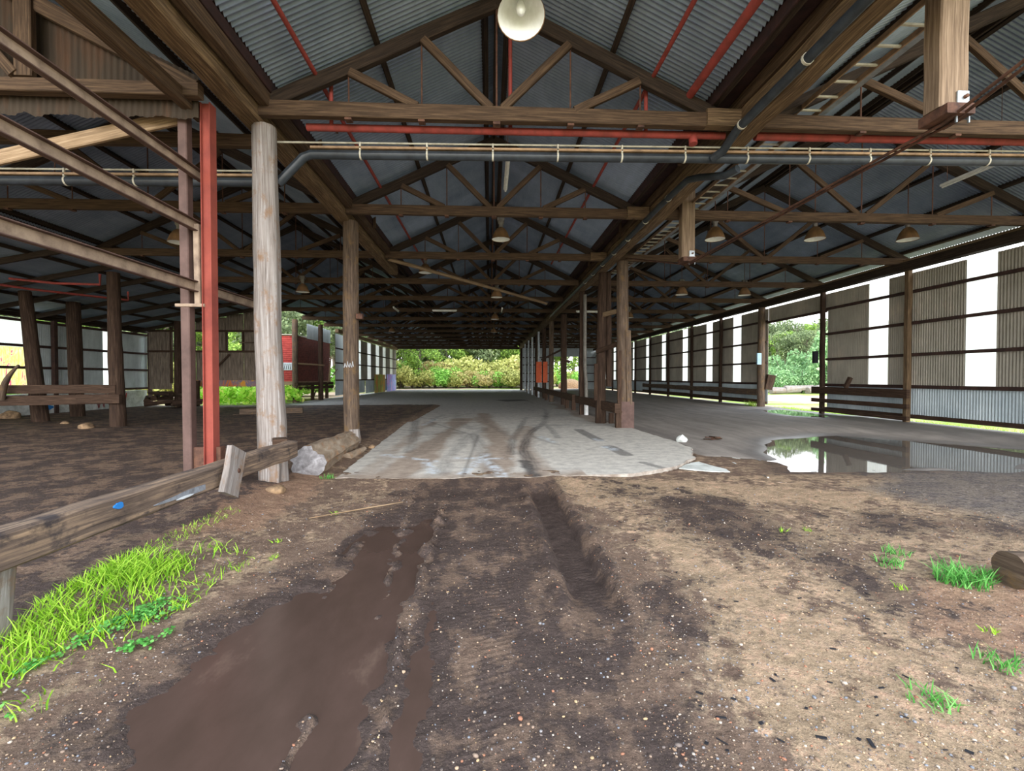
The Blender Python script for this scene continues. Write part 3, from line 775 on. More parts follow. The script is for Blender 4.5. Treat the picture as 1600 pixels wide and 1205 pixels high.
for z, y1, lb in ((4.06, 6.12, 'uppermost'), (3.40, 6.2, 'middle'), (2.64, 8.2, 'lowest')):
    t = thing('steel_rail', (-3.72, 4, z), '%s sloping-away steel rail on the dark and red posts at upper left' % lb, 'rail', 'steel rails on the red post')
    w = MB(); w.bar((-3.70, 1.2, z), (-3.70, y1, z), .02, .13); w.build('web', 'steel_pale', t)
    w = MB(); w.bar((-3.67, 1.2, z - .062), (-3.67, y1, z - .062), .06, .012); w.bar((-3.67, 1.2, z + .062), (-3.67, y1, z + .062), .06, .012); w.build('flange', 'steel_brown', t)
w = MB(); w.bar((-7.6, 6.06, 3.82), (-3.82, 6.06, 4.80), .06, .18, n=3, jit=.004); tag(w.build('diagonal_brace', 'plank'), 'pale timber brace rising to the head of the brown steel post', 'brace')

# ------------------------------------------------------------------ lamps
def make_lamp(full=True):
    t = thing('high_bay_lamp', (0, 0, 0), 'x', 'lamp')
    w = MB(); w.lathe([(.045, .30), (.10, .27), (.17, .17), (.215, .05), (.23, 0), (.235, -.01), (.232, 0.0)], (0, 0, 0), 28); w.build('shade', 'lamp_shell', t)
    w = MB(); w.lathe([(.228, .0), (.20, .06), (.15, .16), (.08, .25), (.0, .27)], (0, 0, 0), 28); w.build('reflector', 'reflector', t)
    w = MB(); w.lathe([(0, .03), (.035, .05), (.05, .1), (.04, .17), (.025, .24)], (0, 0, 0), 14); w.build('bulb', 'lens', t)
    w = MB(); w.lathe([(0, .56), (.075, .56), (.08, .54), (.08, .41), (.055, .38), (.05, .29)], (0, 0, 0), 18); w.box(-.09, .09, -.06, .06, .46, .58); w.build('ballast', 'lamp_body', t)
    return t
lamp0 = make_lamp()
LAMPS = [(.31, 4.55, 5.03, 7.0, 'clear lamp at the top centre of the picture, nearest of all'),
    (.29, 11.8, 5.02, 6.7, 'bell lamp in the middle of the central bay below the second truss'),
    (5.47, 11.0, 4.86, 5.9, 'left of the three large bell lamps in the right aisle'),
    (7.98, 11.0, 4.90, 7.0, 'middle of the three large bell lamps in the right aisle'),
    (10.36, 11.0, 4.92, 6.4, 'right of the three large bell lamps in the right aisle'),
    (7.45, 17.6, 4.72, 6.9, 'left of the two smaller bell lamps deeper in the right aisle'),
    (9.95, 17.6, 4.72, 6.6, 'right of the two smaller bell lamps deeper in the right aisle'),
    (-7.12, 11.0, 4.60, 7.0, 'bell lamp partly behind the brown steel post'),
    (-6.8, 17.2, 4.62, 7.0, 'bell lamp between the two left poles'),
    (-2.2, 16.0, 5.1, 5.8, 'small lamp just beyond the cut end of the left girder'),
    (.28, 18.2, 4.66, 6.7, 'small lamp in the central bay under the fourth truss'),
    (.3, 25.5, 4.72, 6.7, 'small distant lamp in the central bay'),
    (7.5, 24.5, 4.72, 7.0, 'distant lamp in the right aisle'),
    (-6.9, 24.5, 4.72, 7.0, 'distant lamp in the left aisle'),
    (.3, 33, 4.72, 6.7, 'farthest visible lamp in the central bay'),
    (-6.9, 33, 4.72, 7.0, 'farthest visible lamp in the left aisle')]
for i, (x, y, z, zt, lb) in enumerate(LAMPS):
    o = lamp0 if i == 0 else copy_tree(lamp0)
    o.location = (x, y, z); o['label'] = lb; o['group'] = 'high bay lamps'; o.rotation_euler = (R(-22) if i == 0 else 0, 0, 0)
for i, (x, y, z, zt, lb) in enumerate(LAMPS):
    o = [q for q in COL.objects if q.get('label') == lb][0]
    w = MB(); w.tube([(x, y, z + .55), (x, y, zt)], .012, 6); w.build('suspension_rod', 'rust', o)
def batten(x, y, z, L, lb, along='y'):
    hang = roofz(LX if x < -3.1 else NX if x < 3.5 else RX, x) - z - .06
    t = thing('batten_light', (x, y, z), lb, 'light', 'fluorescent battens')
    d = (0, L / 2, 0) if along == 'y' else (L / 2, 0, 0)
    w = MB(); w.bar((x - d[0], y - d[1], z + .05), (x + d[0], y + d[1], z + .05), .07, .05); w.build('housing', 'tube', t)
    w = MB(); w.tube([(x - d[0] * .96, y - d[1] * .96, z), (x + d[0] * .96, y + d[1] * .96, z)], .02, 8); w.build('tube', 'tube', t)
    w = MB()
    for k in (-.8, .8): w.tube([(x + d[0] * k, y + d[1] * k, z + .07), (x + d[0] * k, y + d[1] * k, z + hang)], .005, 5)
    w.build('chain', 'rust', t)
batten(.3, 8.1, 5.0, 1.25, 'hanging white batten light in the central bay behind the service pipe')
batten(9.4, 8.6, 5.45, 1.25, 'white batten light hanging high in the right aisle')
batten(-4.5, 22.5, 4.75, 1.2, 'small white batten light left of the central bay, far back', 'y')
batten(-2.2, 22.8, 4.75, 1.2, 'crosswise white batten light far back', 'x')
batten(.6, 22.5, 4.75, 1.2, 'white batten light in the middle far back', 'y')
batten(4.9, 22.8, 4.75, 1.2, 'white batten light far back right of the middle', 'x')

# ------------------------------------------------------------------ right wall
WX = 12.85
wr = MB()
panels = [(11.1, 11.85), (14.29, 15.05), (23.0, 23.75), (26.0, 26.75), (29.35, 30.1), (33.05, 33.8), (36.5, 37.3), (40.0, 40.8), (43.4, 44.2), (46.4, 47.2), (50.0, 50.8)]
door = (16.95, 20.7)
edges = [7.0] + [v for p in panels for v in p] + [55.2]
def vsheet(m, y0, y1, z0, z1): m.corr((WX, y0, z0), (0, 1, 0), y1 - y0, (0, 0, 1), z1 - z0, (1, 0, 0), amp=.017)
ys = 7.0
for (a, b) in panels:
    if ys < door[0] < a: vsheet(wr, ys, door[0], 1.22, 4.685); vsheet(wr, door[0], door[1], 4.02, 4.685); vsheet(wr, door[1], a, 1.22, 4.685)
    else: vsheet(wr, ys, a, 1.22, 4.685)
    ys = b
vsheet(wr, ys, 55.2, 1.22, 4.685)
WR = wr.build('wall_right', 'wall', None, (0, 0, 0)); tag(WR, 'corrugated iron wall down the right side', 'wall', None, 'structure')
m = MB(); vsheet(m, 7.0, door[0], .28, 1.22); vsheet(m, door[1], 55.2, .26, 1.22); m.build('lower_sheet', 'wall_low', WR)
for a, b in panels:
    m = MB(); m.corr((WX, a, 1.22), (0, 1, 0), b - a, (0, 0, 1), 3.45, (1, 0, 0)); m.build('translucent_panel', 'fibre', WR)
for z, h in ((4.10, .09), (3.15, .09), (2.19, .09), (1.22, .1)):
    for y0, y1 in ((7.0, door[0]), (door[1], 55.2)):
        w = MB(); w.box(WX - .09, WX - .02, y0, y1, z - h / 2, z + h / 2); w.build('girt', 'girt', WR)
w = MB(); w.box(WX - .09, WX - .02, door[0], door[1], 3.98, 4.08); w.build('door_lintel', 'girt', WR)
for y0, y1 in ((7.0, door[0]), (door[1], 55.2)):
    w = MB(); w.box(WX - .10, WX - .02, y0, y1, .26, .38); w.build('bottom_board', 'rail_dark', WR)
w = MB(); w.box(12.48, 12.74, 2.6, 55.2, 4.735, 4.98); w.build('wall_plate', 'truss_dark', WR)
w = MB(); w.box(12.80, 12.86, 2.6, 55.2, 5.06, 5.14); w.build('eave_batten', 'plank', WR)
wy = [9.9, 13.42, 17.0, 20.85, 24.75, 28.4, 32.2, 35.9, 39.6, 43.3, 47, 50.7]
nm = ['at the right edge of the picture', 'between the two near translucent panels', 'forming the right jamb of the side doorway', 'thick and pale, forming the left jamb of the side doorway'] + ['%s past the side doorway' % s for s in ('first', 'second', 'third', 'fourth', 'fifth', 'sixth', 'seventh', 'eighth')]
for i, y in enumerate(wy):
    if i == 3:
        o = pole('right wall post ' + nm[i], 12.62, 20.85, .1, 4.78, .17, .15, 'col_brown', 50)
        w = MB(); w.bar((12.85, 20.7, .95), (12.95, 20.6, 1.62), .35, .16, (0, 1, 0), n=2, jit=.03); w.build('broken_block', 'col_dark', o)
        w = MB(); w.bar((12.42, 20.72, 2.1), (12.42, 20.72, 2.62), .2, .1, (0, 1, 0)); tag(w.build('meter_box', 'paper_blue'), 'pale blue box fixed beside the doorway jamb', 'box')
    else:
        w = MB(); w.bar((12.68, y, .05), (12.68, y, 4.76), .14, .14, (0, 1, 0), n=6, jit=.012)
        tag(w.build('wall_post', 'col_dark' if i != 1 else 'girder'), 'right wall post ' + nm[i], 'post', 'posts along the right wall')
w = MB(); w.bar((12.4, 17.0, 2.05), (12.4, 17.0, 2.5), .16, .14, (0, 1, 0)); tag(w.build('switch_box', 'blackpaint'), 'dark box hanging on the right jamb of the side doorway', 'box')
for z, h, lb in ((1.0, .26, 'top'), (.62, .14, 'middle'), (.26, .12, 'bottom')):
    w = MB(); w.bar((12.52, 13.2, z), (12.52, 17.3, z + .02), .10, h, n=4, jit=.008); tag(w.build('bumper_rail', 'rail_dark'), '%s bumper rail between side doorway and near panel' % lb, 'rail', 'bumper rails near the side doorway')
w = MB(); w.bar((12.45, 15.55, 1.15), (12.5, 15.4, 1.5), .12, .12, (0, 1, 0)); tag(w.build('timber_offcut', 'rail_dark'), 'offcut standing on the top bumper rail', 'offcut')
for z, h, lb in ((.82, .28, 'thick upper'), (.42, .12, 'thin lower')):
    w = MB(); w.bar((12.5, 20.9, z), (12.5, 37, z + .06), .12, h, n=10, jit=.015); tag(w.build('bumper_rail', 'col_brown' if h > .2 else 'rail_dark'), '%s bumper rail beyond the side doorway' % lb, 'rail', 'bumper rails beyond the side doorway')

# ------------------------------------------------------------------ far end wall, far left wall
bw = MB()
def bsheet(m, x0, x1, z0, z1, y=55.2): m.corr((x0, y, z0), (1, 0, 0), x1 - x0, (0, 0, 1), z1 - z0, (0, 1, 0))
bsheet(bw, 3.9, 7.6, .1, 4.9); bsheet(bw, 10.7, 12.85, .1, 4.9); bsheet(bw, 7.6, 10.7, 4.0, 4.9)
for span in (RX, NX, LX):
    S = np.linspace(span[0], span[1], 500); P = np.zeros((500, 2, 3)); P[..., 0] = S[:, None]
    P[:, 0, 2] = 4.9; P[:, 1, 2] = [roofz(span, x) for x in S]; P[..., 1] = 55.2 + (.009 * np.sin(S / .076 * 2 * PI))[:, None]
    bw.grid(P, None, True)
BW = bw.build('wall_back', 'wall_pale', None, (0, 0, 0)); tag(BW, 'pale end wall and gables at the far end', 'wall', None, 'structure')
for z in (1.0, 2.0, 3.0, 3.9):
    for x0, x1 in ((3.95, 7.6), (10.7, 12.8)):
        w = MB(); w.box(x0, x1, 55.07, 55.15, z - .05, z + .05); w.build('girt', 'girt', BW)
w = MB(); w.box(-11.2, 3.9, 54.7, 54.95, 4.86, 5.12); w.build('lintel_beam', 'truss_dark', BW)
fl = MB()
FX = -11.05
lp = [(33.7, 36.2, 'g'), (39.2, 40.2, 'w'), (42.3, 43.5, 'w'), (45.4, 46.7, 'w'), (48.3, 49.6, 'w'), (51.7, 53.1, 'w')]
def lsheet(m, y0, y1, z0, z1): m.corr((FX, y0, z0), (0, 1, 0), y1 - y0, (0, 0, 1), z1 - z0, (-1, 0, 0))
ys = 33.6
for a, b, k in lp:
    if a > ys + .05: lsheet(fl, ys, a, 1.3, 4.66)
    ys = b
lsheet(fl, ys, 55.2, 1.3, 4.66)
FL = fl.build('wall_left', 'wall', None, (0, 0, 0)); tag(FL, 'corrugated wall with light strips at the far left end', 'wall', None, 'structure')
m = MB(); lsheet(m, 33.6, 41.4, .2, 1.3); lsheet(m, 41.7, 55.2, .1, 1.3); m.build('lower_sheet', 'wall_low', FL)
for a, b, k in lp:
    m = MB(); m.corr((FX, a, 1.3), (0, 1, 0), b - a, (0, 0, 1), 3.36, (-1, 0, 0)); m.build('translucent_panel', 'fibre' if k == 'w' else 'fibre_grey', FL)
for z in (1.3, 2.55, 3.6):
    w = MB(); w.box(FX + .02, FX + .09, 33.6, 55.2, z - .05, z + .05); w.build('girt', 'girt', FL)
w = MB(); w.box(FX, FX + .25, 33.6, 55.2, 4.72, 4.98); w.build('wall_plate', 'plank', FL)
for i, (a, b, z1, mt, lb) in enumerate(((44.4, 48.6, 1.8, 'mural_a', 'spray painted board in yellow, green and orange against the far left wall'), (49.6, 53.9, 1.85, 'mural_b', 'spray painted board in pink, blue and purple at the far left corner'))):
    w = MB(); w.box(FX + .12, FX + .18, a, b, .02, z1); tag(w.build('painted_board', mt), lb, 'board', 'spray painted boards')

# ------------------------------------------------------------------ left lean-to wall
LW = -17.8
lw = MB()
def wsheet(m, y0, y1, z0, z1): m.corr((LW, y0, z0), (0, 1, 0), y1 - y0, (0, 0, 1), z1 - z0, (-1, 0, 0))
wsheet(lw, 18.7, 22.15, .9, 3.75); wsheet(lw, 22.5, 24.9, .9, 3.75); wsheet(lw, 12, 17.6, .9, 3.75)
WL = lw.build('wall_left', 'wall_pale', None, (0, 0, 0)); tag(WL, 'pale corrugated lean-to wall at far left', 'wall', None, 'structure')
m = MB(); wsheet(m, 17.6, 18.7, 2.66, 3.75); wsheet(m, 22.15, 22.5, .9, 3.75); m.build('translucent_panel', 'fibre', WL)
def translucent_mural():
    t = NT('painted_fibreglass'); n = t.noise(t.pos((1, 1.2, .6)), 1.9, 4, .6, 1.5)
    c = t.ramp(n, [(.3, (246, 240, 214)), (.45, (240, 214, 120)), (.56, (236, 226, 170)), (.62, (214, 44, 110)), (.7, (246, 244, 236))])
    tr = t.n('ShaderNodeBsdfTranslucent'); t.l(c, tr.inputs['Color']); t.l(tr.outputs[0], t.out.inputs['Surface']); return t.m
M['mural_fibre'] = translucent_mural()
m = MB(); wsheet(m, 17.6, 18.7, .9, 2.66); m.build('painted_panel', 'mural_fibre', WL)
for z in (3.68, 2.72, 1.88, .95):
    w = MB(); w.box(LW + .02, LW + .1, 12, 24.9, z - .05, z + .05); w.build('girt', 'girt', WL)
for y in (15.6, 19.6, 24.85):
    w = MB(); w.box(LW + .1, LW + .24, y - .08, y + .08, -.05, 3.8); tag(w.build('wall_post', 'girt'), 'dark lean-to wall post %s' % {15.6: 'out at the left margin', 19.6: 'between the pale left sheets', 24.85: 'at the left corner of the boarded cross wall'}[y], 'post')
w = MB(); w.box(LW, LW + .2, 12, 24.95, 3.78, 4.0); w.build('wall_plate', 'truss_dark', WL)
cw = MB(); cw.box(LW - .1, LW + .18, 10, 24.6, -.1, .86)
CW = cw.build('concrete_wall', 'conc_wall'); tag(CW, 'low white concrete wall with graffiti at the foot of the left wall', 'wall', None, 'structure')
gx = LW + .19
w = MB()
for y in (21.5, 22.1, 22.7):
    w.tube([(gx, y, .7), (gx, y + .15, .12), (gx, y + .28, .6), (gx, y + .42, .14), (gx, y + .55, .75)], .022, 5)
w.tube([(gx, 18.6, .6), (gx, 18.9, .75), (gx, 19.3, .5), (gx, 18.8, .3)], .022, 5); w.tube([(gx, 20.2, .7), (gx, 20.6, .4), (gx, 20.9, .7), (gx, 20.9, .2)], .022, 5)
w.build('red_graffiti', 'spray_red', CW)
w = MB(); w.rock((gx - .02, 19.1, .28), (.03, .4, .13), 4, 2, .4); w.build('blue_graffiti', 'spray_blue', CW)

# ------------------------------------------------------------------ boarded cross wall
EY = 24.6
ew = MB()
def esheet(m, x0, x1, z0, z1): m.corr((x0, EY, z0), (1, 0, 0), x1 - x0, (0, 0, 1), z1 - z0, (0, 1, 0), amp=.012, pitch=.15)
esheet(ew, -17.5, -16.35, .9, 3.9); esheet(ew, -15.7, -15.15, 1.3, 4.35); esheet(ew, -16.35, -15.7, 4.0, 4.3)
esheet(ew, -15.15, -14.5, 1.3, 2.85); esheet(ew, -15.15, -14.5, 3.85, 4.45); esheet(ew, -14.5, -13.6, 1.3, 4.6)
esheet(ew, -13.6, -12.75, 1.3, 2.85); esheet(ew, -13.6, -12.75, 3.85, 4.8); esheet(ew, -12.75, -11.5, 1.3, 5.05)
EW = ew.build('wall_cross', 'board_old', None, (0, 0, 0)); tag(EW, 'old boarded cross wall with two window holes at the end of the lean-to', 'wall', None, 'structure')
for z in (2.85, 3.9):
    w = MB(); w.box(-17.5, -11.5, EY - .12, EY - .03, z - .05, z + .05); w.build('girt', 'rail_dark', EW)
w = MB(); w.bar((-15.1, EY - .1, 1.2), (-11.4, EY - .1, 1.2), .12, .32, n=4, jit=.01); w.build('painted_beam', 'mural_c', EW)
w = MB(); w.bar((-14.6, EY - .1, 1.5), (-13.4, EY - .1, 2.7), .05, .1); w.build('brace', 'rail_dark', EW)
w = MB(); w.box(-16.4, -16.3, EY - .1, EY + .02, 1.2, 4.1); w.box(-13.62, -13.54, EY - .1, EY + .02, 2.85, 3.9); w.box(-12.8, -12.72, EY - .1, EY + .02, 2.85, 3.9); w.build('window_frame', 'rail_dark', EW)
w = MB(); w.bar((-12.9, EY - .15, 3.3), (-11.9, EY - .2, 3.32), .05, .05); w.build('loose_batten', 'col_brown', EW)
# debris heap of logs
for i in range(14):
    a = rng.random() * PI; x = -15.9 + rng.random() * 1.8 - (i % 3) * .3; y = 22.4 + rng.random() * 1.4; z = .14 + .75 * (1 - abs(x + 15.4) / 1.7) * rng.random()
    L = .7 + rng.random() * .9
    m = MB(); m.log((x - L / 2 * math.cos(a), y - .4 * math.sin(a), z), (x + L / 2 * math.cos(a), y + .4 * math.sin(a), z + .25 * (rng.random() - .3)), .1 + .06 * rng.random(), .07, 10, 5, .12, .08, i + 60)
    tag(m.build('scrap_log', ('col_dark', 'col_brown', 'rail_dark')[i % 3]), 'scrap log in the dark heap by the lean-to corner', 'log', 'heap of scrap logs by the corner')

# ------------------------------------------------------------------ red shed outside
sh = thing('red_shed', (-13.5, 32, 0), 'raised red weatherboard shed outside beyond the boarded cross wall', 'shed')
m = MB()
for k in range(22):
    z = 1.25 + k * .13; m.box(-14.7, -12.05, 29.28, 29.31, z, z + .108, .004)
m.box(-14.7, -12.06, 29.31, 29.34, 1.25, 4.1, .002)
m.build('front_wall', 'shed_red', sh)
m = MB()
for k in range(22):
    z = 1.25 + k * .13; m.box(-12.08, -12.05, 29.3, 35.5, z, z + .108, .004)
m.box(-12.12, -12.08, 29.32, 35.5, 1.25, 4.1, .002)
m.build('side_wall', 'shed_dark', sh)
m = MB(); m.bar((-14.8, 32.4, 4.2), (-11.95, 32.4, 4.14), 6.5, .05); m.build('roof', 'wall', sh)
m = MB(); m.box(-14.7, -12.0, 29.2, 35.5, 1.05, 1.25); m.build('floor_frame', 'plank', sh)
m = MB(); m.box(-12.9, -12.25, 29.24, 29.29, 1.95, 2.42); wn = m.build('window_board', 'spray_white', sh)
m = MB()
for k in range(5): m.tube([(-12.85 + k * .12, 29.235, 2.0), (-12.78 + k * .12, 29.235, 2.36)], .015, 5)
m.build('painted_stroke', 'blackpaint', wn)
for (x, y) in ((-12.2, 29.6), (-12.2, 32.4), (-12.2, 35.2), (-14.5, 29.6)):
    m = MB(); m.log((x, y, -.05), (x, y, 1.08), .13, .12, 10, 4, .05, .04, int(y)); m.build('stump', 'col_dark', sh)
m = MB(); m.corr((-11.7, 30.2, 4.0), (0, 1, 0), 4.4, (0, 0, 1), .95, (1, 0, 0))
tag(m.build('hanging_sheet', 'wall_pale'), 'strip of pale corrugated iron hanging above the red shed', 'sheet')
for i, (z, y0, lb) in enumerate(((1.1, 28.0, 'upper'), (.86, 28.2, 'lower'))):
    w = MB(); w.bar((-11.5, y0, z), (-11.2, 33.4, z), .2, .2, n=3, jit=.015); tag(w.build('platform_beam', 'rail_dark'), '%s timber beam of the platform beside the shed' % lb, 'beam')
w = MB(); w.bar((-11.7, 28.3, 2.35), (-10.9, 31.0, 2.3), .06, .1); tag(w.build('shed_rail', 'plank'), 'pale horizontal rail across the poles by the shed', 'rail')
w = MB(); w.bar((-11.3, 33.0, 1.2), (-11.2, 33.2, 3.0), .1, .04, (0, 1, 0)); tag(w.build('leaning_board', 'plank'), 'narrow pale board standing against the shed side', 'board')
w = MB(); w.bar((-11.1, 32.2, 1.16), (-10.8, 33.3, 2.1), .05, .05); tag(w.build('leaning_stick', 'plank'), 'pale stick leaning against the shed side', 'stick')
m = MB(); m.rock((-12.3, 26.9, .2), (.45, .35, .35), 9, 3, .35); tag(m.build('white_bag', 'spray_white'), 'white lump on the ground below the red shed', 'bag')
w = MB(); w.bar((-9.85, 18.7, .13), (-7.7, 19.4, .13), .34, .28, n=2, jit=.006); w.box(-10.05, -9.8, 18.55, 18.7, -.02, .06)
tag(w.build('timber_baulk', 'col_brown'), 'squared brown timber baulk lying at the edge of the slab on the left', 'timber')

# ------------------------------------------------------------------ guard rails
KF = 1.033
g = thing('guard_rail', (-2.6, 4, .47), 'long heavy timber guard rail at left foreground', 'guard rail')
w = MB(); w.bar((-2.66, 1.3, .575), (-2.58, 6.12, .575), .16, .21, n=16, jit=.008, ch=.015); w.build('beam', 'rail', g)
w = MB(); w.bar((-2.86, 2.74, -.12), (-2.80, 2.74, .5), .13, .13, (0, 1, 0), n=3, jit=.006); w.build('post', 'col_grey', g)
w = MB(); w.bar((-2.78, 6.25, .575), (-2.9, 6.5, .575), .18, .2); w.build('spacer_block', 'rail_dark', g)
w = MB(); w.bar((-2.44, 4.42, .40), (-2.47, 4.62, .80), .05, .26, (0, 1, 0), n=2, jit=.01); pk = w.build('bolted_plank', 'col_grey', g)
w = MB(); w.lathe([(0, .02), (.022, .016), (.026, 0)], (-2.43, 4.56, .6), 10, (1, 0, 0)); w.build('bolt', 'rust', pk)
def blob(c, ry, rz, x, seed):
    m = MB(); th = np.linspace(0, 2 * PI, 25)[:-1]
    r_ = 1 + .35 * vnoise(np.stack([np.cos(th) * 1.5 + seed, np.sin(th) * 1.5], 1), seed)
    V = np.stack([np.full(24, x), c[0] + ry * r_ * np.cos(th), c[1] + rz * r_ * np.sin(th)], 1)
    V2 = V.copy(); V2[:, 0] -= .012
    m.add(V, [list(range(24))]); m.add(np.concatenate([V, V2]), [[i, (i + 1) % 24, 24 + (i + 1) % 24, 24 + i] for i in range(24)]); return m
blob((3.28, .62), .038, .024, -2.541, 2).build('blue_paint_mark', 'spray_blue', g)
blob((4.05, .53), .36, .028, -2.531, 3).build('white_paint_smear', 'smear', g)
blob((3.95, .505), .1, .012, -2.530, 5).build('white_paint_smear', 'spray_white', g)
def rail_right(lb, p0, p1, posts):
    g = thing('guard_rail', ((p0[0] + p1[0]) / 2, (p0[1] + p1[1]) / 2, .45), lb, 'guard rail', 'guard rails of the right row')
    w = MB(); w.bar(p0, p1, .16, .28, n=8, jit=.012); w.build('beam', 'rail_dark', g)
    for (x, y) in posts:
        w = MB(); w.bar((x, y, -.05), (x, y, .5), .18, .16, (0, 1, 0), n=2, jit=.01); w.build('post', 'rail_dark', g)
rail_right('dark timber guard rail between the nearest right poles', (3.74, 13.3, .6), (3.62, 19.0, .6), [(3.84, 13.55)])
rail_right('weathered guard rail farther down the right row', (3.62, 19.6, .62), (3.66, 37.2, .62), [(3.78, 22.4), (3.86, 21.0), (3.72, 30.2), (3.7, 35.6)])

# ------------------------------------------------------------------ logs, rocks and small things lying about
lg = thing('fallen_log', (-2.8, 8.3, 0), 'big grey log lying between the two left poles', 'log')
m = MB(); m.log((-2.80, 7.15, .20), (-2.93, 9.75, .18), .25, .20, 30, 26, .26, .12, 4, caps=False); m.build('trunk', 'log', lg); ring = m.last
for i_, sg in ((0, 1), (-1, -1)):
    c_ = ring[i_].mean(0) + np.array((0, -.03 * sg, 0)); k_ = np.linspace(0, 1, 6)[:, None, None]
    P = c_ + (ring[i_][None] - c_) * k_; P[..., 1] += .03 * vnoise(P[..., [0, 2]].reshape(-1, 2) * 16, 4).reshape(P.shape[:2]) * (1 - k_[..., 0])
    m = MB(); m.grid(P, P[..., [0, 2]], True, sg > 0); m.build('cut_end', 'log_end', lg)
m = MB(); m.log((-2.62, 8.6, .02), (-2.55, 9.5, .05), .09, .05, 12, 6, .2, .1, 9); m.build('broken_bark', 'log', lg)
lr = thing('fallen_log', (4.0, 3.2, 0), 'end of a dark log entering at the right edge of the foreground', 'log')
m = MB(); m.log((3.82, 3.19, .085), (5.4, 3.05, .085), .135, .135, 22, 10, .08, .05, 12); m.build('trunk', 'col_brown', lr)
for i, (x, y, r_, lb) in enumerate(((-17.0, 17.2, .3, 'large tan rock by the white concrete wall'), (-11.5, 13.7, .2, 'tan rock at the foot of the dark left pole'), (-2.75, 6.05, .12, 'small rock behind the end of the guard rail'), (-13.4, 15.2, .12, 'small pale rock on the dirt of the left aisle'), (-2.5, 9.9, .07, 'small orange stone beside the log'))):
    m = MB(); m.rock((x, y, r_ * .4), (r_, r_ * .8, r_ * .6), i + 3, 3, .4); tag(m.build('rock', 'rock'), lb, 'rock')
m = MB(); m.rock((4.55, 10.65, .03), (.14, .1, .1), 21, 2, .5); tag(m.build('concrete_chunk', 'conc_wall'), 'pale chunk of concrete by the right slab edge', 'rubble')
for i in range(5):
    m = MB(); a = i * 1.2; m.bar((5.36 - .22 * math.cos(a), 10.8 - .12 * math.sin(a), .02 + .012 * i), (5.36 + .22 * math.cos(a), 10.8 + .12 * math.sin(a), .03 + .014 * i), .06, .02, n=2, jit=.01)
    tag(m.build('wood_scrap', 'rust' if i % 2 else 'rail_dark'), 'rusty scrap in the small pile beside the right slab edge', 'scrap', 'scrap pile beside the slab')

# ------------------------------------------------------------------ ground
def grid_mesh(name, xs, ys, hfun, mat, attrs, hole=None):
    X, Y = np.meshgrid(xs, ys, indexing='ij'); P = np.stack([X.ravel(), Y.ravel()], 1)
    Z, A = hfun(P)
    nx, ny = len(xs), len(ys)
    V = np.column_stack([P, Z]).astype(np.float32)
    I = np.arange(nx * ny).reshape(nx, ny)
    F = np.stack([I[:-1, :-1], I[1:, :-1], I[1:, 1:], I[:-1, 1:]], -1).reshape(-1, 4)
    if hole is not None:
        cx = V[F].mean(1); F = F[~hole(cx)]
    me = bpy.data.meshes.new(name)
    me.vertices.add(len(V)); me.vertices.foreach_set('co', V.ravel())
    me.loops.add(F.size); me.loops.foreach_set('vertex_index', F.ravel().astype(np.int32))
    me.polygons.add(len(F)); me.polygons.foreach_set('loop_start', np.arange(0, F.size, 4, dtype=np.int32))
    me.polygons.foreach_set('loop_total', np.full(len(F), 4, np.int32))
    me.polygons.foreach_set('use_smooth', np.ones(len(F), bool))
    for k, v in A.items():
        a = me.attributes.new(k, 'FLOAT', 'POINT'); a.data.foreach_set('value', v.astype(np.float32))
    me.update(calc_edges=True); me.materials.append(M[mat])
    o = bpy.data.objects.new(name, me); COL.objects.link(o); return o
S_ = lambda pts: [(x * KF, y * KF) for x, y in pts]
POOL1 = S_([(-0.83, 4.82), (-0.56, 5.41), (-0.45, 4.16), (-0.51, 3.18), (-0.48, 2.4), (-0.49, 2.0), (-0.5, 1.2), (-1.3, 1.2), (-1.5, 1.81), (-1.68, 2.26), (-1.65, 2.79), (-1.59, 3.19), (-1.22, 3.36), (-1.3, 4.2), (-1.17, 4.84)])
POOL2 = S_([(-0.44, 3.32), (-0.29, 3.17), (-0.24, 2.62), (-0.22, 2.11), (-0.22, 1.85), (-0.3, 1.3), (-0.49, 1.3), (-0.49, 2.0), (-0.48, 2.4), (-0.48, 3.0)])
ISL = [S_([(-1.05, 6.3), (-0.89, 4.72), (-0.78, 3.74), (-0.73, 3.19), (-0.73, 2.95)]), S_([(-0.56, 5.6), (-0.54, 3.73), (-0.52, 3.0), (-0.47, 2.4), (-0.46, 2.0), (-0.48, 1.9)]), S_([(-1.19, 4.54), (-1.16, 3.76), (-1.15, 3.25)]), S_([(-0.81, 2.04), (-0.79, 1.88), (-0.78, 1.7)])]
RUT = S_([(.66, 6.6), (.70, 5.2), (.705, 3.9), (.715, 3.05), (.72, 2.4)])
WETR = [S_([(1.93, 5.57), (2.62, 5.86), (2.96, 4.98), (2.74, 4.0), (2.4, 3.59), (2.01, 3.74), (1.86, 4.59)]), S_([(2.79, 4.0), (2.92, 3.56), (2.88, 3.11), (2.85, 2.93), (2.56, 2.85), (2.5, 3.23)]), S_([(1.0, 3.4), (1.4, 3.3), (1.35, 2.6), (1.0, 2.4)]), S_([(5.2, 4.4), (4.0, 4.9), (3.6, 4.4), (5.0, 3.9)])]
WETM = S_([(-1.75, 1.2), (-1.85, 2.4), (-1.75, 3.3), (-1.35, 4.4), (-1.25, 5.3), (-1.0, 6.5), (.4, 6.7), (.9, 6.5), (1.0, 4.6), (.95, 3.4), (.95, 2.5), (.85, 1.2)])
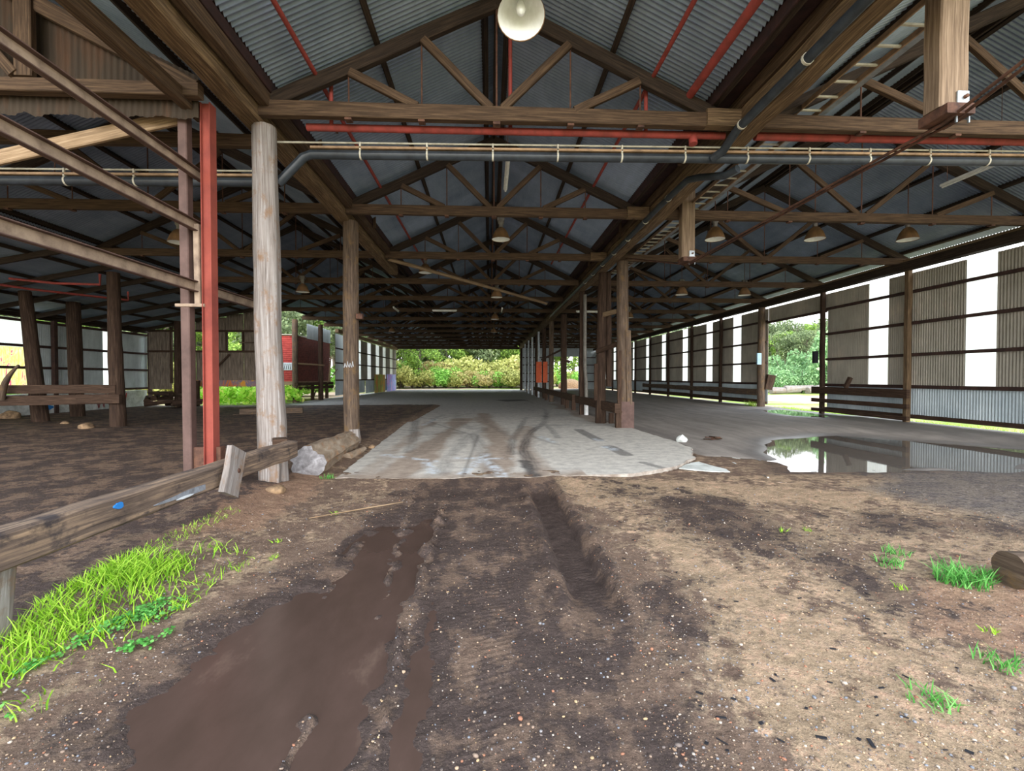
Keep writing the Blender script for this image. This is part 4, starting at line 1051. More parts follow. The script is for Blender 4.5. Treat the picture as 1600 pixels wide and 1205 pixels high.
TANS = [S_([(.95, 6.6), (2.2, 6.7), (3.5, 6.4), (4.4, 5.9), (5.5, 5.4), (4.0, 5.0), (3.1, 5.6), (2.0, 5.7), (1.3, 5.2), (1.0, 5.4)]), S_([(1.3, 4.6), (1.8, 4.4), (2.0, 3.4), (2.3, 2.6), (2.2, 1.4), (1.2, 1.4), (1.15, 2.4), (1.5, 3.2)])]
RED = [S_([(-2.97, 4.28), (-3.11, 5.53), (-2.95, 6.88), (-2.46, 7.08), (-2.3, 5.8), (-2.4, 4.61)]), S_([(3.0, 3.1), (4.4, 3.4), (4.4, 2.2), (3.0, 2.2), (2.6, 2.6)])]
PUD = [(5.9, 9.72), (6.78, 10.9), (8.31, 11.69), (9.15, 11.65), (10.11, 10.97), (10.8, 9.9), (11.6, 9.2), (11.4, 8.2), (8.79, 7.15), (6.56, 7.11), (5.41, 7.02), (4.8, 7.19), (5.21, 8.08), (5.39, 8.75)]
PUD2 = [(11.16, 18.85), (12.6, 19.3), (12.5, 16.18), (11.51, 14.95), (10.84, 16.27)]
SLABP = [(-2.30, 6.95), (-.05, 6.87), (.7, 6.92), (2.08, 7.04), (2.6, 7.21), (3.2, 7.66), (3.83, 8.44), (4.3, 9.5), (4.35, 10.58), (4.2, 13.8), (3.95, 15.8), (-2.78, 15.8)]
def base_h(P):
    x, y = P.T
    b = np.full(len(P), -.05)
    b += .10 * sstep(-2.2, -3.0, x) * sstep(2.0, 5.5, y)           # soil banked up around the left poles
    b += (.020 * (np.maximum(x, 3.5) - 4) + .02) * sstep(3.2, 5, x)
    b += .17 * np.exp(-(((x + 3.65) / .55) ** 2 + ((y - 6.05) / .5) ** 2))
    return b
def front_h(P):
    x, y = P.T
    h = base_h(P)
    h += .018 * fbm(P * .8, 3, 3) + .010 * fbm(P * 3.3, 3, 9) + .006 * fbm(P * 11, 3, 15) * (x > -4.2) * (x < 6.5)
    h += .003 * vnoise(P * 45, 21) * (x > -4) * (x < 6)
    wobble = .16 * fbm(P * 2.6, 5, 41, .62)
    s1 = poly_sd(P, POOL1) + wobble; s2 = poly_sd(P, POOL2) + wobble * .7
    s = np.minimum(s1, s2)
    flat = sstep(.35, 0, s)
    h = h * (1 - flat) + flat * (-.066 + .022 * fbm(P * 3.2, 5, 55, .62))
    h -= .040 * sstep(.04, -.25, s)
    Q = P + .06 * np.stack([fbm(P * 3.3, 4, 46), fbm(P * 3.3 + 9, 4, 47)], 1)
    for k, I in enumerate(ISL):
        d, tt = line_d(Q, I); L = plen(I)
        wd = (.10, .075, .09, .05)[k] * (1.1 - .72 * tt / L) * (1 + .55 * vnoise(np.stack([tt * 5, tt * 0 + k], 1), 71 + k))
        bump = (.074, .074, .056, .062)[k] * np.exp(-(d / np.maximum(wd, .012)) ** 2) * (.80 + 1.1 * fbm(P * 5.5, 4, 48, .65))
        h = np.maximum(h, -.118 + bump + .012 * fbm(P * 16, 3, 5)) if k != 1 else np.maximum(h, -.114 + bump * 1.05 + .012 * fbm(P * 16, 3, 5))
    d, tt = line_d(P, RUT)
    dd = d + .012 * vnoise(P * 7, 12)
    dep = sstep(0, .5, tt) * sstep(plen(RUT), plen(RUT) - 1.1, tt)
    h -= dep * (.075 * sstep(.19, .12, dd)); h += dep * .035 * np.exp(-((dd - .25) / .055) ** 2) * (1 + .6 * vnoise(P * 6, 31))
    tread = np.abs(np.mod((tt + .35 * np.abs(x - .72)) / .055, 1) - .5) * 2
    h += .006 * sstep(.12, .08, d) * dep * tread
    # second lighter tyre print left of the centre
    d2, t2 = line_d(P, S_([(.05, 4.6), (.03, 3.2), (.0, 2.2), (-.02, 1.5)]))
    tr2 = np.abs(np.mod((t2 + .3 * (x)) / .05, 1) - .5) * 2
    h += .010 * sstep(.15, .10, d2) * (tr2 - .7) * sstep(0, .8, t2)
    sp = poly_sd(P, PUD) + .3 * fbm(P * 1.1, 3, 61)
    fl = sstep(1.4, 0, sp) * sstep(3.0, 4.2, x)
    h = h * (1 - fl) + fl * (-.024 + .006 * fbm(P * 2, 3, 66))
    h -= .03 * sstep(.06, -.3, sp)
    e_ = poly_sd(P, [(4.0, 8.9), (5.2, 8.0), (6.2, 7.0), (14, 7.0), (14, 57), (4.0, 57)]) + .2 * fbm(P * 2, 3, 12)
    h = h - .10 * sstep(-.05, -.35, e_)
    sd = poly_sd(P, SLABP)
    h = np.where(sd < .0, np.minimum(h, -.07), h)
    h = h * (1 - sstep(.7, 0, sd) * (y < 7.4)) + sstep(.7, 0, sd) * (y < 7.4) * (-.004 - .055 * sstep(1.0, 2.6, x) + .010 * fbm(P * 5, 3, 8))
    wet = np.clip(sstep(.30, -.22, poly_sd(P, WETM) + .12 * fbm(P * 1.8, 3, 77)), 0, 1) * .62
    wet = np.maximum(wet, .95 * sstep(.20, -.05, s + .12 * fbm(P * 3.1, 4, 43)))
    for I in ISL:
        d_, _t = line_d(P, I); wet *= 1 - .35 * sstep(.10, .02, d_)
    wet = np.maximum(wet, sstep(.26, .08, dd) * dep)
    wn_ = .38 * fbm(P * 1.7, 6, 91, .65)
    for w_ in WETR: wet = np.maximum(wet, .62 * sstep(.45, -.30, poly_sd(P, w_) + wn_))
    wet = np.maximum(wet, .55 * sstep(.12, .45, fbm(P * np.array([1.1, .8]), 5, 93, .62)) * (y < 7))
    wet = np.maximum(wet, .5 * sstep(.8, -.1, sp)); 
    wet = np.maximum(wet, .05 * sstep(-2.9, -3.4, x) * sstep(5.0, 6.2, y + .4 * (x < -4)))
    wet = np.maximum(wet, .60 * sstep(-2.7, -3.1, x) * sstep(1.0, 3.0, y))
    tan = np.full(len(P), .30)
    for w_ in TANS: tan = np.maximum(tan, .9 * sstep(.25, -.25, poly_sd(P, w_)))
    tan = np.maximum(tan, .55 * sstep(1.0, 1.6, x) * (y < 7))
    tan = tan * (1 - sstep(-2.8, -3.3, x)) + .62 * sstep(-2.8, -3.3, x)
    red = np.zeros(len(P))
    for w_ in RED: red = np.maximum(red, .9 * sstep(.3, -.2, poly_sd(P, w_)))
    red = np.maximum(red, .66 * sstep(-2.9, -3.6, x))
    grv = .9 * sstep(.3, -.5, poly_sd(P, [(6.0, 7.1), (12, 8.4), (12, 4.0), (6.5, 3.6), (5.2, 4.4), (5.0, 6.0)]) + .5 * fbm(P * .9, 3, 88))
    return h, dict(wet=wet, tan=tan, red=red, gravel=grv)
xs = np.concatenate([np.arange(-19, -4.1, .14), np.arange(-4.1, 5.6, .02), np.arange(5.6, 13.2, .09)])
ys = np.concatenate([np.arange(-3, 1.2, .12), np.arange(1.2, 4.2, .0145), np.arange(4.2, 7.4, .024), np.arange(7.4, 16.0, .08), [24.8]])
GR = grid_mesh('ground', xs, ys, front_h, 'dirt', None); tag(GR, 'muddy tyre-rutted dirt ground at the front and under the left aisle', 'ground', None, 'structure')
# muddy pool and clear puddles
def flat_poly(poly, z, n=0, grow=0.0):
    m = MB(); P = np.array(poly, float)
    if grow: c = P.mean(0); P = c + (P - c) * (1 + grow)
    m.add(np.column_stack([P, np.full(len(P), z)]), [list(range(len(P)))[::-1] if np.sum(P[:, 0] * np.roll(P[:, 1], -1) - np.roll(P[:, 0], -1) * P[:, 1]) < 0 else list(range(len(P)))]); return m
POOLALL = S_([(-0.75, 5.1), (-0.45, 5.6), (-.36, 4.1), (-.15, 3.3), (-.1, 2.6), (-.1, 1.1), (-1.5, 1.1), (-1.8, 2.2), (-1.8, 2.9), (-1.7, 3.35), (-1.4, 3.6), (-1.4, 4.4), (-1.2, 5.0)])
tag(flat_poly(POOLALL, -.082).build('muddy_puddle', 'mudwater'), 'opaque brown muddy puddle across the left foreground', 'puddle')
big = [(5.0, 10.6), (7.5, 12.6), (10.2, 12.2), (12.3, 10.4), (12.3, 7.6), (9, 6.5), (4.2, 6.5), (4.4, 8.4)]
tag(flat_poly(big, -.030).build('puddle', 'water'), 'large clear puddle on the right mirroring the iron wall', 'puddle')
# ------------------------------------------------------------------ concrete slab with marks
TY_ = [([(-3.08, 19.79), (-2.34, 14.51), (-1.8, 10.88), (-1.62, 9.38)], .16, .8),
    ([(2.45, 23), (2.55, 21.0), (2.3, 18.51), (1.73, 14.91), (1.14, 12.64), (0.85, 10.75), (0.69, 9.35), (0.72, 7.95), (0.63, 6.79)], .15, 1.0),
    ([(1.38, 17.35), (0.88, 13.45), (0.58, 11.33), (0.4, 8.97)], .13, .8),
    ([(-0.92, 16.66), (-1.13, 13.55), (-1.27, 10.85), (-1.37, 9.05)], .2, .45),
    ([(-1.59, 21.68), (-1.13, 16.67), (-0.56, 13.52), (-0.2, 13.9), (-.2, 12.9), (-0.5, 12.02), (-0.64, 10.31), (-0.78, 8.66), (-0.75, 7.22)], .17, .55),
    ([(-0.45, 12.2), (-0.3, 10.8), (-0.06, 8.3), (-0.0, 6.95)], .2, .7),
    ([(-.9, 15.6), (-.2, 15.2), (.2, 13.4), (.5, 11.9)], .14, .5),
    ([(1.78, 15.34), (1.77, 13.08), (1.7, 11.4)], .12, .8),
    ([(-1.81, 18.71), (-2.03, 16.71), (-1.8, 14.48), (-1.3, 13.91)], .14, .5),
    ([(-.3, 17.5), (-.1, 15.5), (-.4, 14.4), (-.95, 13.8)], .13, .5),
    ([(-6, 22), (-3, 18.5), (1, 17.8)], .12, .4), ([(-8, 26), (-3, 22), (2, 21.5)], .12, .35), ([(-9, 21), (-5, 19), (-2, 24), (1, 30)], .14, .35),
    ([(0, 24), (.5, 33), (1.5, 45)], .4, .3), ([(-3, 25), (-4, 38), (-5, 50)], .5, .25), ([(-4, 17), (-2.2, 17.8), (0, 19.5), (3, 20)], .12, .4),
    ([(1.0, 12.0), (1.25, 11.0), (1.55, 10.2)], .1, .6)]
def slab_h(P):
    x, y = P.T
    mk = np.zeros(len(P)); wh = np.zeros(len(P)); br = np.zeros(len(P))
    for pts, wd, a in TY_:
        d, tt = line_d(P, smooth_line(pts))
        rib = .82 + .18 * np.cos(d / wd * 14 + 3 * vnoise(P * 2, 6)); d = d + .05 * fbm(P * 2.5, 3, 26)
        mk = np.maximum(mk, a * rib * sstep(wd * 1.1, wd * .35, d) * (.65 + .5 * fbm(P * np.array([1.5, .5]), 3, 27)))
    br0 = br
    for pts, wd, a in (([(-.95, 16.6), (-1.15, 12.5), (-1.35, 9.5), (-1.5, 7)], .55, 1.0), ([(-.3, 19), (.05, 14), (.15, 10), (.1, 7)], .6, .9), ([(-2.0, 16), (-1.9, 7)], .3, .6), ([(1.1, 14), (.75, 10), (.8, 7)], .45, .7)):
        d, tt = line_d(P, pts); br = np.maximum(br, a * sstep(wd, .05, d + .35 * fbm(P * np.array([1.6, .6]), 4, 29)))
    d, _ = line_d(P, [(2.55, 13.1), (2.6, 10.9)]); mk = np.maximum(mk, .7 * sstep(.16, .12, d))
    d, _ = line_d(P, [(2.6, 9.9), (2.65, 8.8)]); mk = np.maximum(mk, .7 * sstep(.16, .12, d))
    d, _ = line_d(P, [(2.7, 8.0), (2.9, 7.4)]); mk = np.maximum(mk, .6 * sstep(.1, .06, d))
    d, _ = line_d(P, [(.62, 8.2), (.68, 6.8)]); mk = np.maximum(mk, .95 * sstep(.16, .05, d + .05 * vnoise(P * 6, 4)))
    oil = poly_sd(P, [(0.21, 30.87), (2.2, 31.68), (2.7, 29.89), (0.98, 28.39)]); mk = np.maximum(mk, .9 * sstep(.2, -.3, oil))
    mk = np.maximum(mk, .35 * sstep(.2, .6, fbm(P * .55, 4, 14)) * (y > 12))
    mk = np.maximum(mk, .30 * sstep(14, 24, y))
    br = np.maximum(br, .35 * np.exp(-((x + .7) / 1.1) ** 2) * sstep(19, 9, y) * (.6 + .5 * fbm(P * 1.3, 3, 5)))
    br = np.maximum(br, 1.0 * sstep(3.1, 3.6, x + .3 * fbm(P * .9, 3, 37)) * sstep(14.6, 15.6, y) * sstep(30, 22, y))
    br = np.maximum(br, .8 * sstep(7.6, 6.9, y + .4 * fbm(P * 2, 3, 19)) * (x < 1.5))
    for pts in ([(-2.0, 9.0), (-1.0, 8.3)], [(-.1, 8.6), (.2, 7.0)], [(-.1, 9.0), (-.4, 7.2)], [(-1.1, 8.2), (-.9, 7.3)], [(2.5, 9.9), (2.6, 9.4)], [(2.6, 11.2), (2.62, 10.8)], [(1.3, 11.6), (1.5, 10.6)], [(-2.1, 14.6), (-1.95, 16.7)], [(-.6, 8.6), (.3, 8.5)]):
        d, _ = line_d(P, pts); wh = np.maximum(wh, sstep(.14, .03, d + .04 * vnoise(P * 5, 2)))
    return np.zeros(len(P)) + .004 * fbm(P * 1.2, 3, 2), dict(mark=mk, white=wh, brown=np.clip(br, 0, 1))
def smooth_line(pts, n=6):
    p = np.array(pts, float)
    if len(p) < 3: return p
    q = np.vstack([2 * p[0] - p[1], p, 2 * p[-1] - p[-2]]); out = []
    for i in range(1, len(q) - 2):
        for t in np.linspace(0, 1, n, endpoint=False):
            out.append(.5 * ((2 * q[i]) + (q[i + 1] - q[i - 1]) * t + (2 * q[i - 1] - 5 * q[i] + 4 * q[i + 1] - q[i + 2]) * t ** 2 + (3 * q[i] - q[i - 1] - 3 * q[i + 1] + q[i + 2]) * t ** 3))
    out.append(p[-1]); return np.array(out)
# ragged outline for the front tongue
def ragged(poly, amp, step=.12):
    out = []
    P = np.array(poly, float)
    for i in range(len(P)):
        a, b = P[i], P[(i + 1) % len(P)]; n = max(1, int(np.hypot(*(b - a)) / step))
        nr = np.array((-(b - a)[1], (b - a)[0])); nr /= np.linalg.norm(nr) + 1e-9
        for k in range(n):
            q = a + (b - a) * k / n
            w_ = amp if q[1] < 9.8 and q[0] > -2.2 else amp * .3
            out.append(q + nr * w_ * vnoise(np.array([q * 3.2]), 9)[0] * 1.3)
    return np.array(out)
RP = ragged(SLABP, .05)
bx = np.arange(-2.9, 4.5, .03); by = np.concatenate([np.arange(6.7, 10, .03), np.arange(10, 15.82, .05)])
SF = grid_mesh('floor', bx, by, slab_h, 'slab', None, hole=lambda c: poly_sd(c[:, :2], RP) > 0)
tag(SF, 'pale concrete slab tongue with tyre marks, broken at its front edge', 'floor', None, 'structure')
# visible broken edge of the slab
m = MB(); n = len(RP)
V = np.vstack([np.column_stack([RP, np.full(n, .002)]), np.column_stack([RP * 1.0, np.full(n, -.16)])])
m.add(V, [[i, (i + 1) % n, n + (i + 1) % n, n + i] for i in range(n)], np.vstack([RP, RP]))
m.build('slab_edge', 'aisle_edge', SF)
for i, (pl, z, lb) in enumerate((([(3.2, 7.62), (3.55, 7.38), (3.9, 7.28), (3.95, 7.5), (3.8, 8.2), (3.6, 8.1)], -.03, 'broken corner piece of slab sunk in the dirt'), ([(4.0, 7.3), (4.3, 7.2), (4.3, 7.3), (4.02, 7.45)], -.035, 'small slab fragment beside the broken corner'))):
    m = MB(); q = ragged(pl, .03, .06); k = len(q)
    m.add(np.vstack([np.column_stack([q, np.full(k, z)]), np.column_stack([q, np.full(k, z - .12)])]), [list(range(k))] + [[(a + 1) % k, a, k + a, k + (a + 1) % k] for a in range(k)], np.vstack([q, q]))
    tag(m.build('slab_fragment', 'conc_wall'), lb, 'rubble')
def hall_h(P):
    h, A = slab_h(P); return h, A
HF = grid_mesh('floor', np.concatenate([np.arange(-11.6, 4.05, .12)]), np.concatenate([np.arange(15.8, 34, .1), np.arange(34, 57.6, .25)]), hall_h, 'slab', None); tag(HF, 'wide concrete floor of the hall running to the far opening', 'floor', None, 'structure')
def aisle_h(P):
    x, y = P.T
    h = base_h(P) + .01 * fbm(P * .6, 3, 4)
    sp2 = poly_sd(P, PUD2)
    fl = sstep(1.0, 0, sp2 + .3 * fbm(P * .8, 3, 3)); h = h * (1 - fl) + fl * .122
    h -= .02 * sstep(.1, -.3, sp2 + .25 * fbm(P * .8, 3, 3))
    sp = poly_sd(P, PUD) + .3 * fbm(P * 1.1, 3, 61); fl = sstep(1.4, 0, sp)
    h = h * (1 - fl) + fl * (-.018 + .006 * fbm(P * 2, 3, 66)); h -= .03 * sstep(.06, -.3, sp)
    wet = .9 * sstep(.7, -.05, sp) + .8 * sstep(.8, 0, sp2)
    wet = np.maximum(wet, .5 * sstep(.1, .5, fbm(P * np.array([.5, .25]), 4, 33)))
    e = poly_sd(P, [(4.0, 8.9), (5.2, 8.0), (6.2, 7.0), (14, 7.0), (14, 57), (4.0, 57)]) + .2 * fbm(P * 2, 3, 12)
    h = h - .12 * sstep(-.25, .1, e) + .004
    return h, dict(wet=wet)
AF = grid_mesh('floor', np.arange(3.98, 13.0, .075), np.concatenate([np.arange(6.9, 20, .075), np.arange(20, 57.5, .25)]), aisle_h, 'aisle', None); tag(AF, 'grey compacted floor of the right aisle', 'floor', None, 'structure')
tag(flat_poly(PUD2, .114, grow=.25).build('puddle', 'water'), 'small bright puddle on the floor by the side doorway', 'puddle')
# outdoor ground
def out_h(P):
    x, y = P.T
    d = np.maximum(np.maximum(-12 - x, x - 13), y - 57)
    hl = .006 * np.maximum(d - 4, 0) * sstep(0, 20, d)
    return np.where((x > 12.5), .09, -.06) + hl + .05 * fbm(P * .2, 3, 6) * sstep(0, 5, d), {}
def inside(c): return (c[:, 0] > -11.3) & (c[:, 0] < 12.6) & (c[:, 1] > 16) & (c[:, 1] < 57) | (c[:, 0] > -18.6) & (c[:, 0] < 12.7) & (c[:, 1] > -2.6) & (c[:, 1] < 24.5)
def nl_(a, b, n): return np.linspace(a, b, n)
ox = np.concatenate([nl_(-160, -40, 25), nl_(-38, 40, 131), nl_(43, 190, 30)]); oy = np.concatenate([nl_(-60, -4, 15), nl_(-3, 90, 156), nl_(93, 220, 26)])
OG = grid_mesh('ground', ox, oy, out_h, 'field', None, hole=inside); tag(OG, 'grass and pink gravel ground outside the building', 'ground', None, 'structure')

# ------------------------------------------------------------------ pebbles
PEB = [(150, 124, 102), (176, 150, 124), (140, 136, 136), (116, 104, 98), (190, 176, 160), (158, 110, 86), (126, 130, 138), (96, 86, 80), (184, 156, 120), (130, 112, 98), (146, 126, 110)]
ico_v = None
def pebbles():
    import bmesh
    bm = bmesh.new(); bmesh.ops.create_icosphere(bm, subdivisions=1, radius=1)
    IV = np.array([v.co[:] for v in bm.verts]); IF = np.array([[v.index for v in f.verts] for f in bm.faces]); bm.free()
    N = 30000
    # denser close to the camera and to the right
    d = 1.5 + 5.0 * rng.random(N) ** 1.5; u = rng.random(N) * 2 - 1
    x = u * d * 1.25 + .1
    P = np.stack([x, d], 1)
    h, A = front_h(P)
    keep = (h > -.078) & ((A['wet'] < .6) | (rng.random(N) < .45)) & (x > -2.9) & (x < 5.5) & (poly_sd(P, SLABP) > .02)
    P = P[keep]; h = h[keep]; n = len(P)
    r_ = .0022 + .0050 * rng.random(n) ** 4 + (rng.random(n) < .015) * .006
    sc = np.stack([r_ * (1 + .6 * rng.random(n)), r_ * (.8 + .5 * rng.random(n)), r_ * (.45 + .4 * rng.random(n))], 1)
    a = rng.random(n) * 2 * PI
    V = IV[None] * (1 + .22 * (rng.random((n, 12 if len(IV) == 12 else len(IV), 1)) - .5)) * sc[:, None, :]
    ca, sa = np.cos(a)[:, None], np.sin(a)[:, None]
    X = V[..., 0] * ca - V[..., 1] * sa; Yv = V[..., 0] * sa + V[..., 1] * ca
    V = np.stack([X + P[:, 0:1], Yv + P[:, 1:2], V[..., 2] + h[:, None] + .25 * r_[:, None]], -1)
    k = len(IV)
    F = (IF[None] + (np.arange(n) * k)[:, None, None]).reshape(-1, 3)
    me = bpy.data.meshes.new('gravel')
    me.vertices.add(n * k); me.vertices.foreach_set('co', V.astype(np.float32).ravel())
    me.loops.add(F.size); me.loops.foreach_set('vertex_index', F.ravel().astype(np.int32))
    me.polygons.add(len(F)); me.polygons.foreach_set('loop_start', np.arange(0, F.size, 3, dtype=np.int32)); me.polygons.foreach_set('loop_total', np.full(len(F), 3, np.int32))
    cols = np.array([lin(c) for c in PEB])[rng.integers(0, len(PEB), n)]
    at = me.attributes.new('tint', 'FLOAT_COLOR', 'FACE'); at.data.foreach_set('color', np.repeat(cols, len(IF), 0).astype(np.float32).ravel())
    me.polygons.foreach_set('use_smooth', np.ones(len(F), bool))
    me.update(calc_edges=True); me.materials.append(M['pebble'])
    o = bpy.data.objects.new('gravel', me); COL.objects.link(o)
    tag(o, 'loose pebbles and gravel scattered over the front dirt', 'gravel', None, 'stuff')
pebbles()

m = MB(); N_ = 90
d_ = 1.6 + 3.6 * rng.random(N_); x_ = .9 + (d_ * 1.15 - .9) * rng.random(N_); P_ = np.stack([x_, d_], 1); h_, _ = front_h(P_)
for (x, y), z in zip(P_, h_):
    a = -.6 + .5 * rng.normal(); L = .006 + .02 * rng.random() ** 2
    m.bar((x - L * math.cos(a), y - L * math.sin(a), z + .004), (x + L * math.cos(a), y + L * math.sin(a), z + .006), .005 + .012 * rng.random(), .004, ch=.001)
tag(m.build('bark_litter', 'blackpaint'), 'dark bark chips and twigs scattered over the right foreground', 'litter', None, 'stuff')
w = MB(); w.tube([(-1.95, 5.05, -.02), (-1.4, 5.35, .0), (-1.05, 5.62, -.01)], [.006, .009, .005], 6); tag(w.build('dry_stick', 'plank'), 'long pale dry stick lying left of the wheel ruts', 'stick')
# ------------------------------------------------------------------ grass and plants
def blades(m, P, h, L, wd, lean=.5):
    for (x, y), z, l in zip(P, h, L):
        a = rng.random() * 2 * PI; b = rng.random() * 2 * PI; ln = lean * (.3 + rng.random())
        dx, dy = math.cos(b) * ln * l, math.sin(b) * ln * l; wx, wy = math.cos(a) * wd / 2, math.sin(a) * wd / 2
        V = []
        for k, s_ in ((0, 1), (.45, .9), (.8, .55)):
            cx, cy, cz = x + dx * k * k, y + dy * k * k, z - .01 + l * (k - .28 * k * k * ln)
            V += [(cx - wx * s_, cy - wy * s_, cz), (cx + wx * s_, cy + wy * s_, cz)]
        V.append((x + dx, y + dy, z + l * (1 - .32 * ln)))
        m.add(V, [[0, 1, 3, 2], [2, 3, 5, 4], [4, 5, 6]], None, True)
        t = rng.random(); m.tone += [t * .8 + .05, t * .8 + .1, t * .8 + .2]
def in_poly(poly, n):
    poly = np.array(poly); lo, hi = poly.min(0), poly.max(0); out = np.zeros((0, 2))
    while len(out) < n:
        q = lo + rng.random((n, 2)) * (hi - lo); out = np.vstack([out, q[poly_sd(q, poly) < 0]])
    return out[:n]
GP = [(-2.85, 2.0), (-2.95, 2.75), (-3.05, 3.4), (-3.05, 4.0), (-2.68, 4.1), (-2.34, 3.75), (-2.28, 3.25), (-2.40, 2.75), (-2.36, 2.3), (-2.4, 2.0)]
m = MB(); P = in_poly(GP, 4600)
cl_ = np.clip(.55 + 1.0 * fbm(P * 3.5, 2, 4), .15, 1.2); P = P[rng.random(len(P)) < cl_ * 1.1]
h, _ = front_h(P); sdp = -poly_sd(P, GP)
blades(m, P, h, (.05 + .13 * rng.random(len(P))) * np.clip(.45 + sdp * 3, .4, 1.15), .009, .8)
P = np.vstack([in_poly([(-3.1, 4.0), (-2.9, 5.2), (-2.72, 5.2), (-2.8, 4.0)], 260)]); h, _ = front_h(P); blades(m, P, h, .02 + .04 * rng.random(len(P)), .006, .8)
P = np.vstack([in_poly(S_([(-2.5, 2.2), (-2.1, 2.5), (-1.95, 3.3), (-2.1, 3.7), (-2.35, 3.0)]), 330), in_poly(S_([(-2.35, 1.9), (-2.0, 2.1), (-1.8, 2.5), (-2.2, 2.4)]), 90)]); h, _ = front_h(P)
kp = rng.random(len(P)) < np.clip(.5 + 1.6 * fbm(P * 5, 2, 8), 0, 1); blades(m, P[kp], h[kp], .04 + .06 * rng.random(kp.sum()), .008, .9)
P = in_poly(S_([(-2.3, 2.6), (-1.95, 3.0), (-1.9, 3.9), (-2.4, 4.2), (-2.6, 3.9)]), 420); kp = rng.random(len(P)) < np.clip(.25 + 1.8 * fbm(P * 4, 3, 58), 0, 1); P = P[kp]; h, _ = front_h(P); blades(m, P, h, .03 + .09 * rng.random(len(P)), .008, .9)
tag(m.build('grass', 'grass'), 'bright green grass growing below the guard rail at left', 'grass', None, 'stuff')
def clover(m, P, h, s0=.011):
    for (x, y), z in zip(P, h):
        zz = z + .01 + .035 * rng.random(); a0 = rng.random() * 6
        t = rng.random()
        for k in range(3):
            a = a0 + k * 2.1; r_ = s0 * (.8 + .5 * rng.random()); cx, cy = x + math.cos(a) * r_, y + math.sin(a) * r_
            th = np.linspace(0, 2 * PI, 7)[:-1]
            V = np.stack([cx + r_ * .8 * np.cos(th), cy + r_ * .8 * np.sin(th), zz + .004 * np.cos(th + a)], 1)
            m.add(V, [list(range(6))], None, True); m.tone.append(.2 + .7 * t)
m = MB(); P = np.vstack([in_poly(S_([(-2.36, 2.3), (-2.2, 2.72), (-2.0, 2.9), (-2.02, 3.3), (-2.2, 3.2), (-2.3, 2.8)]), 520), in_poly(S_([(-2.15, 1.95), (-1.9, 2.15), (-2.0, 2.3), (-2.3, 2.2)]), 60), in_poly(S_([(-2.0, 2.55), (-1.85, 2.6), (-1.85, 2.85), (-2.0, 2.85)]), 120)])
kp = rng.random(len(P)) < np.clip(.5 + 1.5 * fbm(P * 6, 2, 18), 0, 1); P = P[kp]; h, _ = front_h(P); clover(m, P, h)
tag(m.build('clover', 'clover'), 'clover and small weeds between the grass and the muddy puddle', 'weeds', None, 'stuff')
def tuft(n, sp, L, name='grass_tuft'):
    m = MB(); a = rng.random(n) * 2 * PI; r_ = sp * rng.random(n) ** .7
    blades(m, np.stack([r_ * np.cos(a), r_ * np.sin(a)], 1), np.zeros(n), L * (.4 + .7 * rng.random(n)), .008, .9)
    return m
t_big = tuft(260, .17, .17).build('grass_tuft', 'clover', None, (0, 0, 0)); t_mid = tuft(60, .11, .09).build('grass_tuft', 'clover', None, (0, 0, 0)); t_sm = tuft(18, .05, .06).build('grass_tuft', 'grass', None, (0, 0, 0))
TUFTS = [(t_big, 3.55, 3.28, 'largest grass tuft on the right, just left of the dark log'), (t_mid, 3.30, 3.62, 'sparse green tuft behind the large right tuft'), (t_mid, 3.55, 3.85, 'sparse tuft farthest back on the right dirt'), (t_mid, 2.76, 2.33, 'small clump of weeds low on the right side'), (t_mid, 2.12, 2.08, 'lowest weed clump near the bottom of the right foreground'), (t_sm, 3.02, 3.22, 'tiny sprig in front of the large right tuft'), (t_sm, 2.95, 4.45, 'left tiny sprig beyond the dark soil patch'), (t_sm, 3.22, 4.5, 'right tiny sprig beyond the dark soil patch'), (t_sm, 3.05, 2.65, 'single sprig between the right tuft and the low clump'), (t_mid, -2.42, 7.0, 'small green tuft at the cut end of the grey log'), (t_mid, 3.85, 3.35, 'thin tuft growing against the dark log end'), (t_sm, -1.75, 5.3, 'tiny sprig on the dirt left of the wheel ruts'), (t_sm, -2.0, 4.4, 'small sprig right of the main grass'), (t_sm, -1.85, 4.0, 'sprig nearest the dark mud, right of the main grass')]
used = set()
for src, x, y, lb in TUFTS:
    o = src if src not in used else src.copy()
    if src in used: COL.objects.link(o)
    used.add(src)
    hz, _ = front_h(np.array([[x * 1.0, y]])); o.location = (x, y, float(hz[0])); o.rotation_euler = (0, 0, rng.random() * 6)
    tag(o, lb, 'grass', 'small grass tufts on the dirt')
m = MB(); P = np.stack([12.95 + .35 * rng.random(1500), 9.0 + 8 * rng.random(1500)], 1); blades(m, P, np.full(1500, .09), .06 + .12 * rng.random(1500), .012, .7)
P = np.stack([12.9 + .9 * rng.random(900), 16.8 + 4.2 * rng.random(900)], 1); blades(m, P, np.full(900, .09), .04 + .10 * rng.random(900), .012, .7)
P = np.stack([12.3 + .4 * rng.random(200), 20.9 + .9 * rng.random(200)], 1); blades(m, P, np.full(200, .12), .1 + .3 * rng.random(200), .012, .7)
tag(m.build('grass', 'garden'), 'strip of grass outside along the foot of the right wall', 'grass', None, 'stuff')

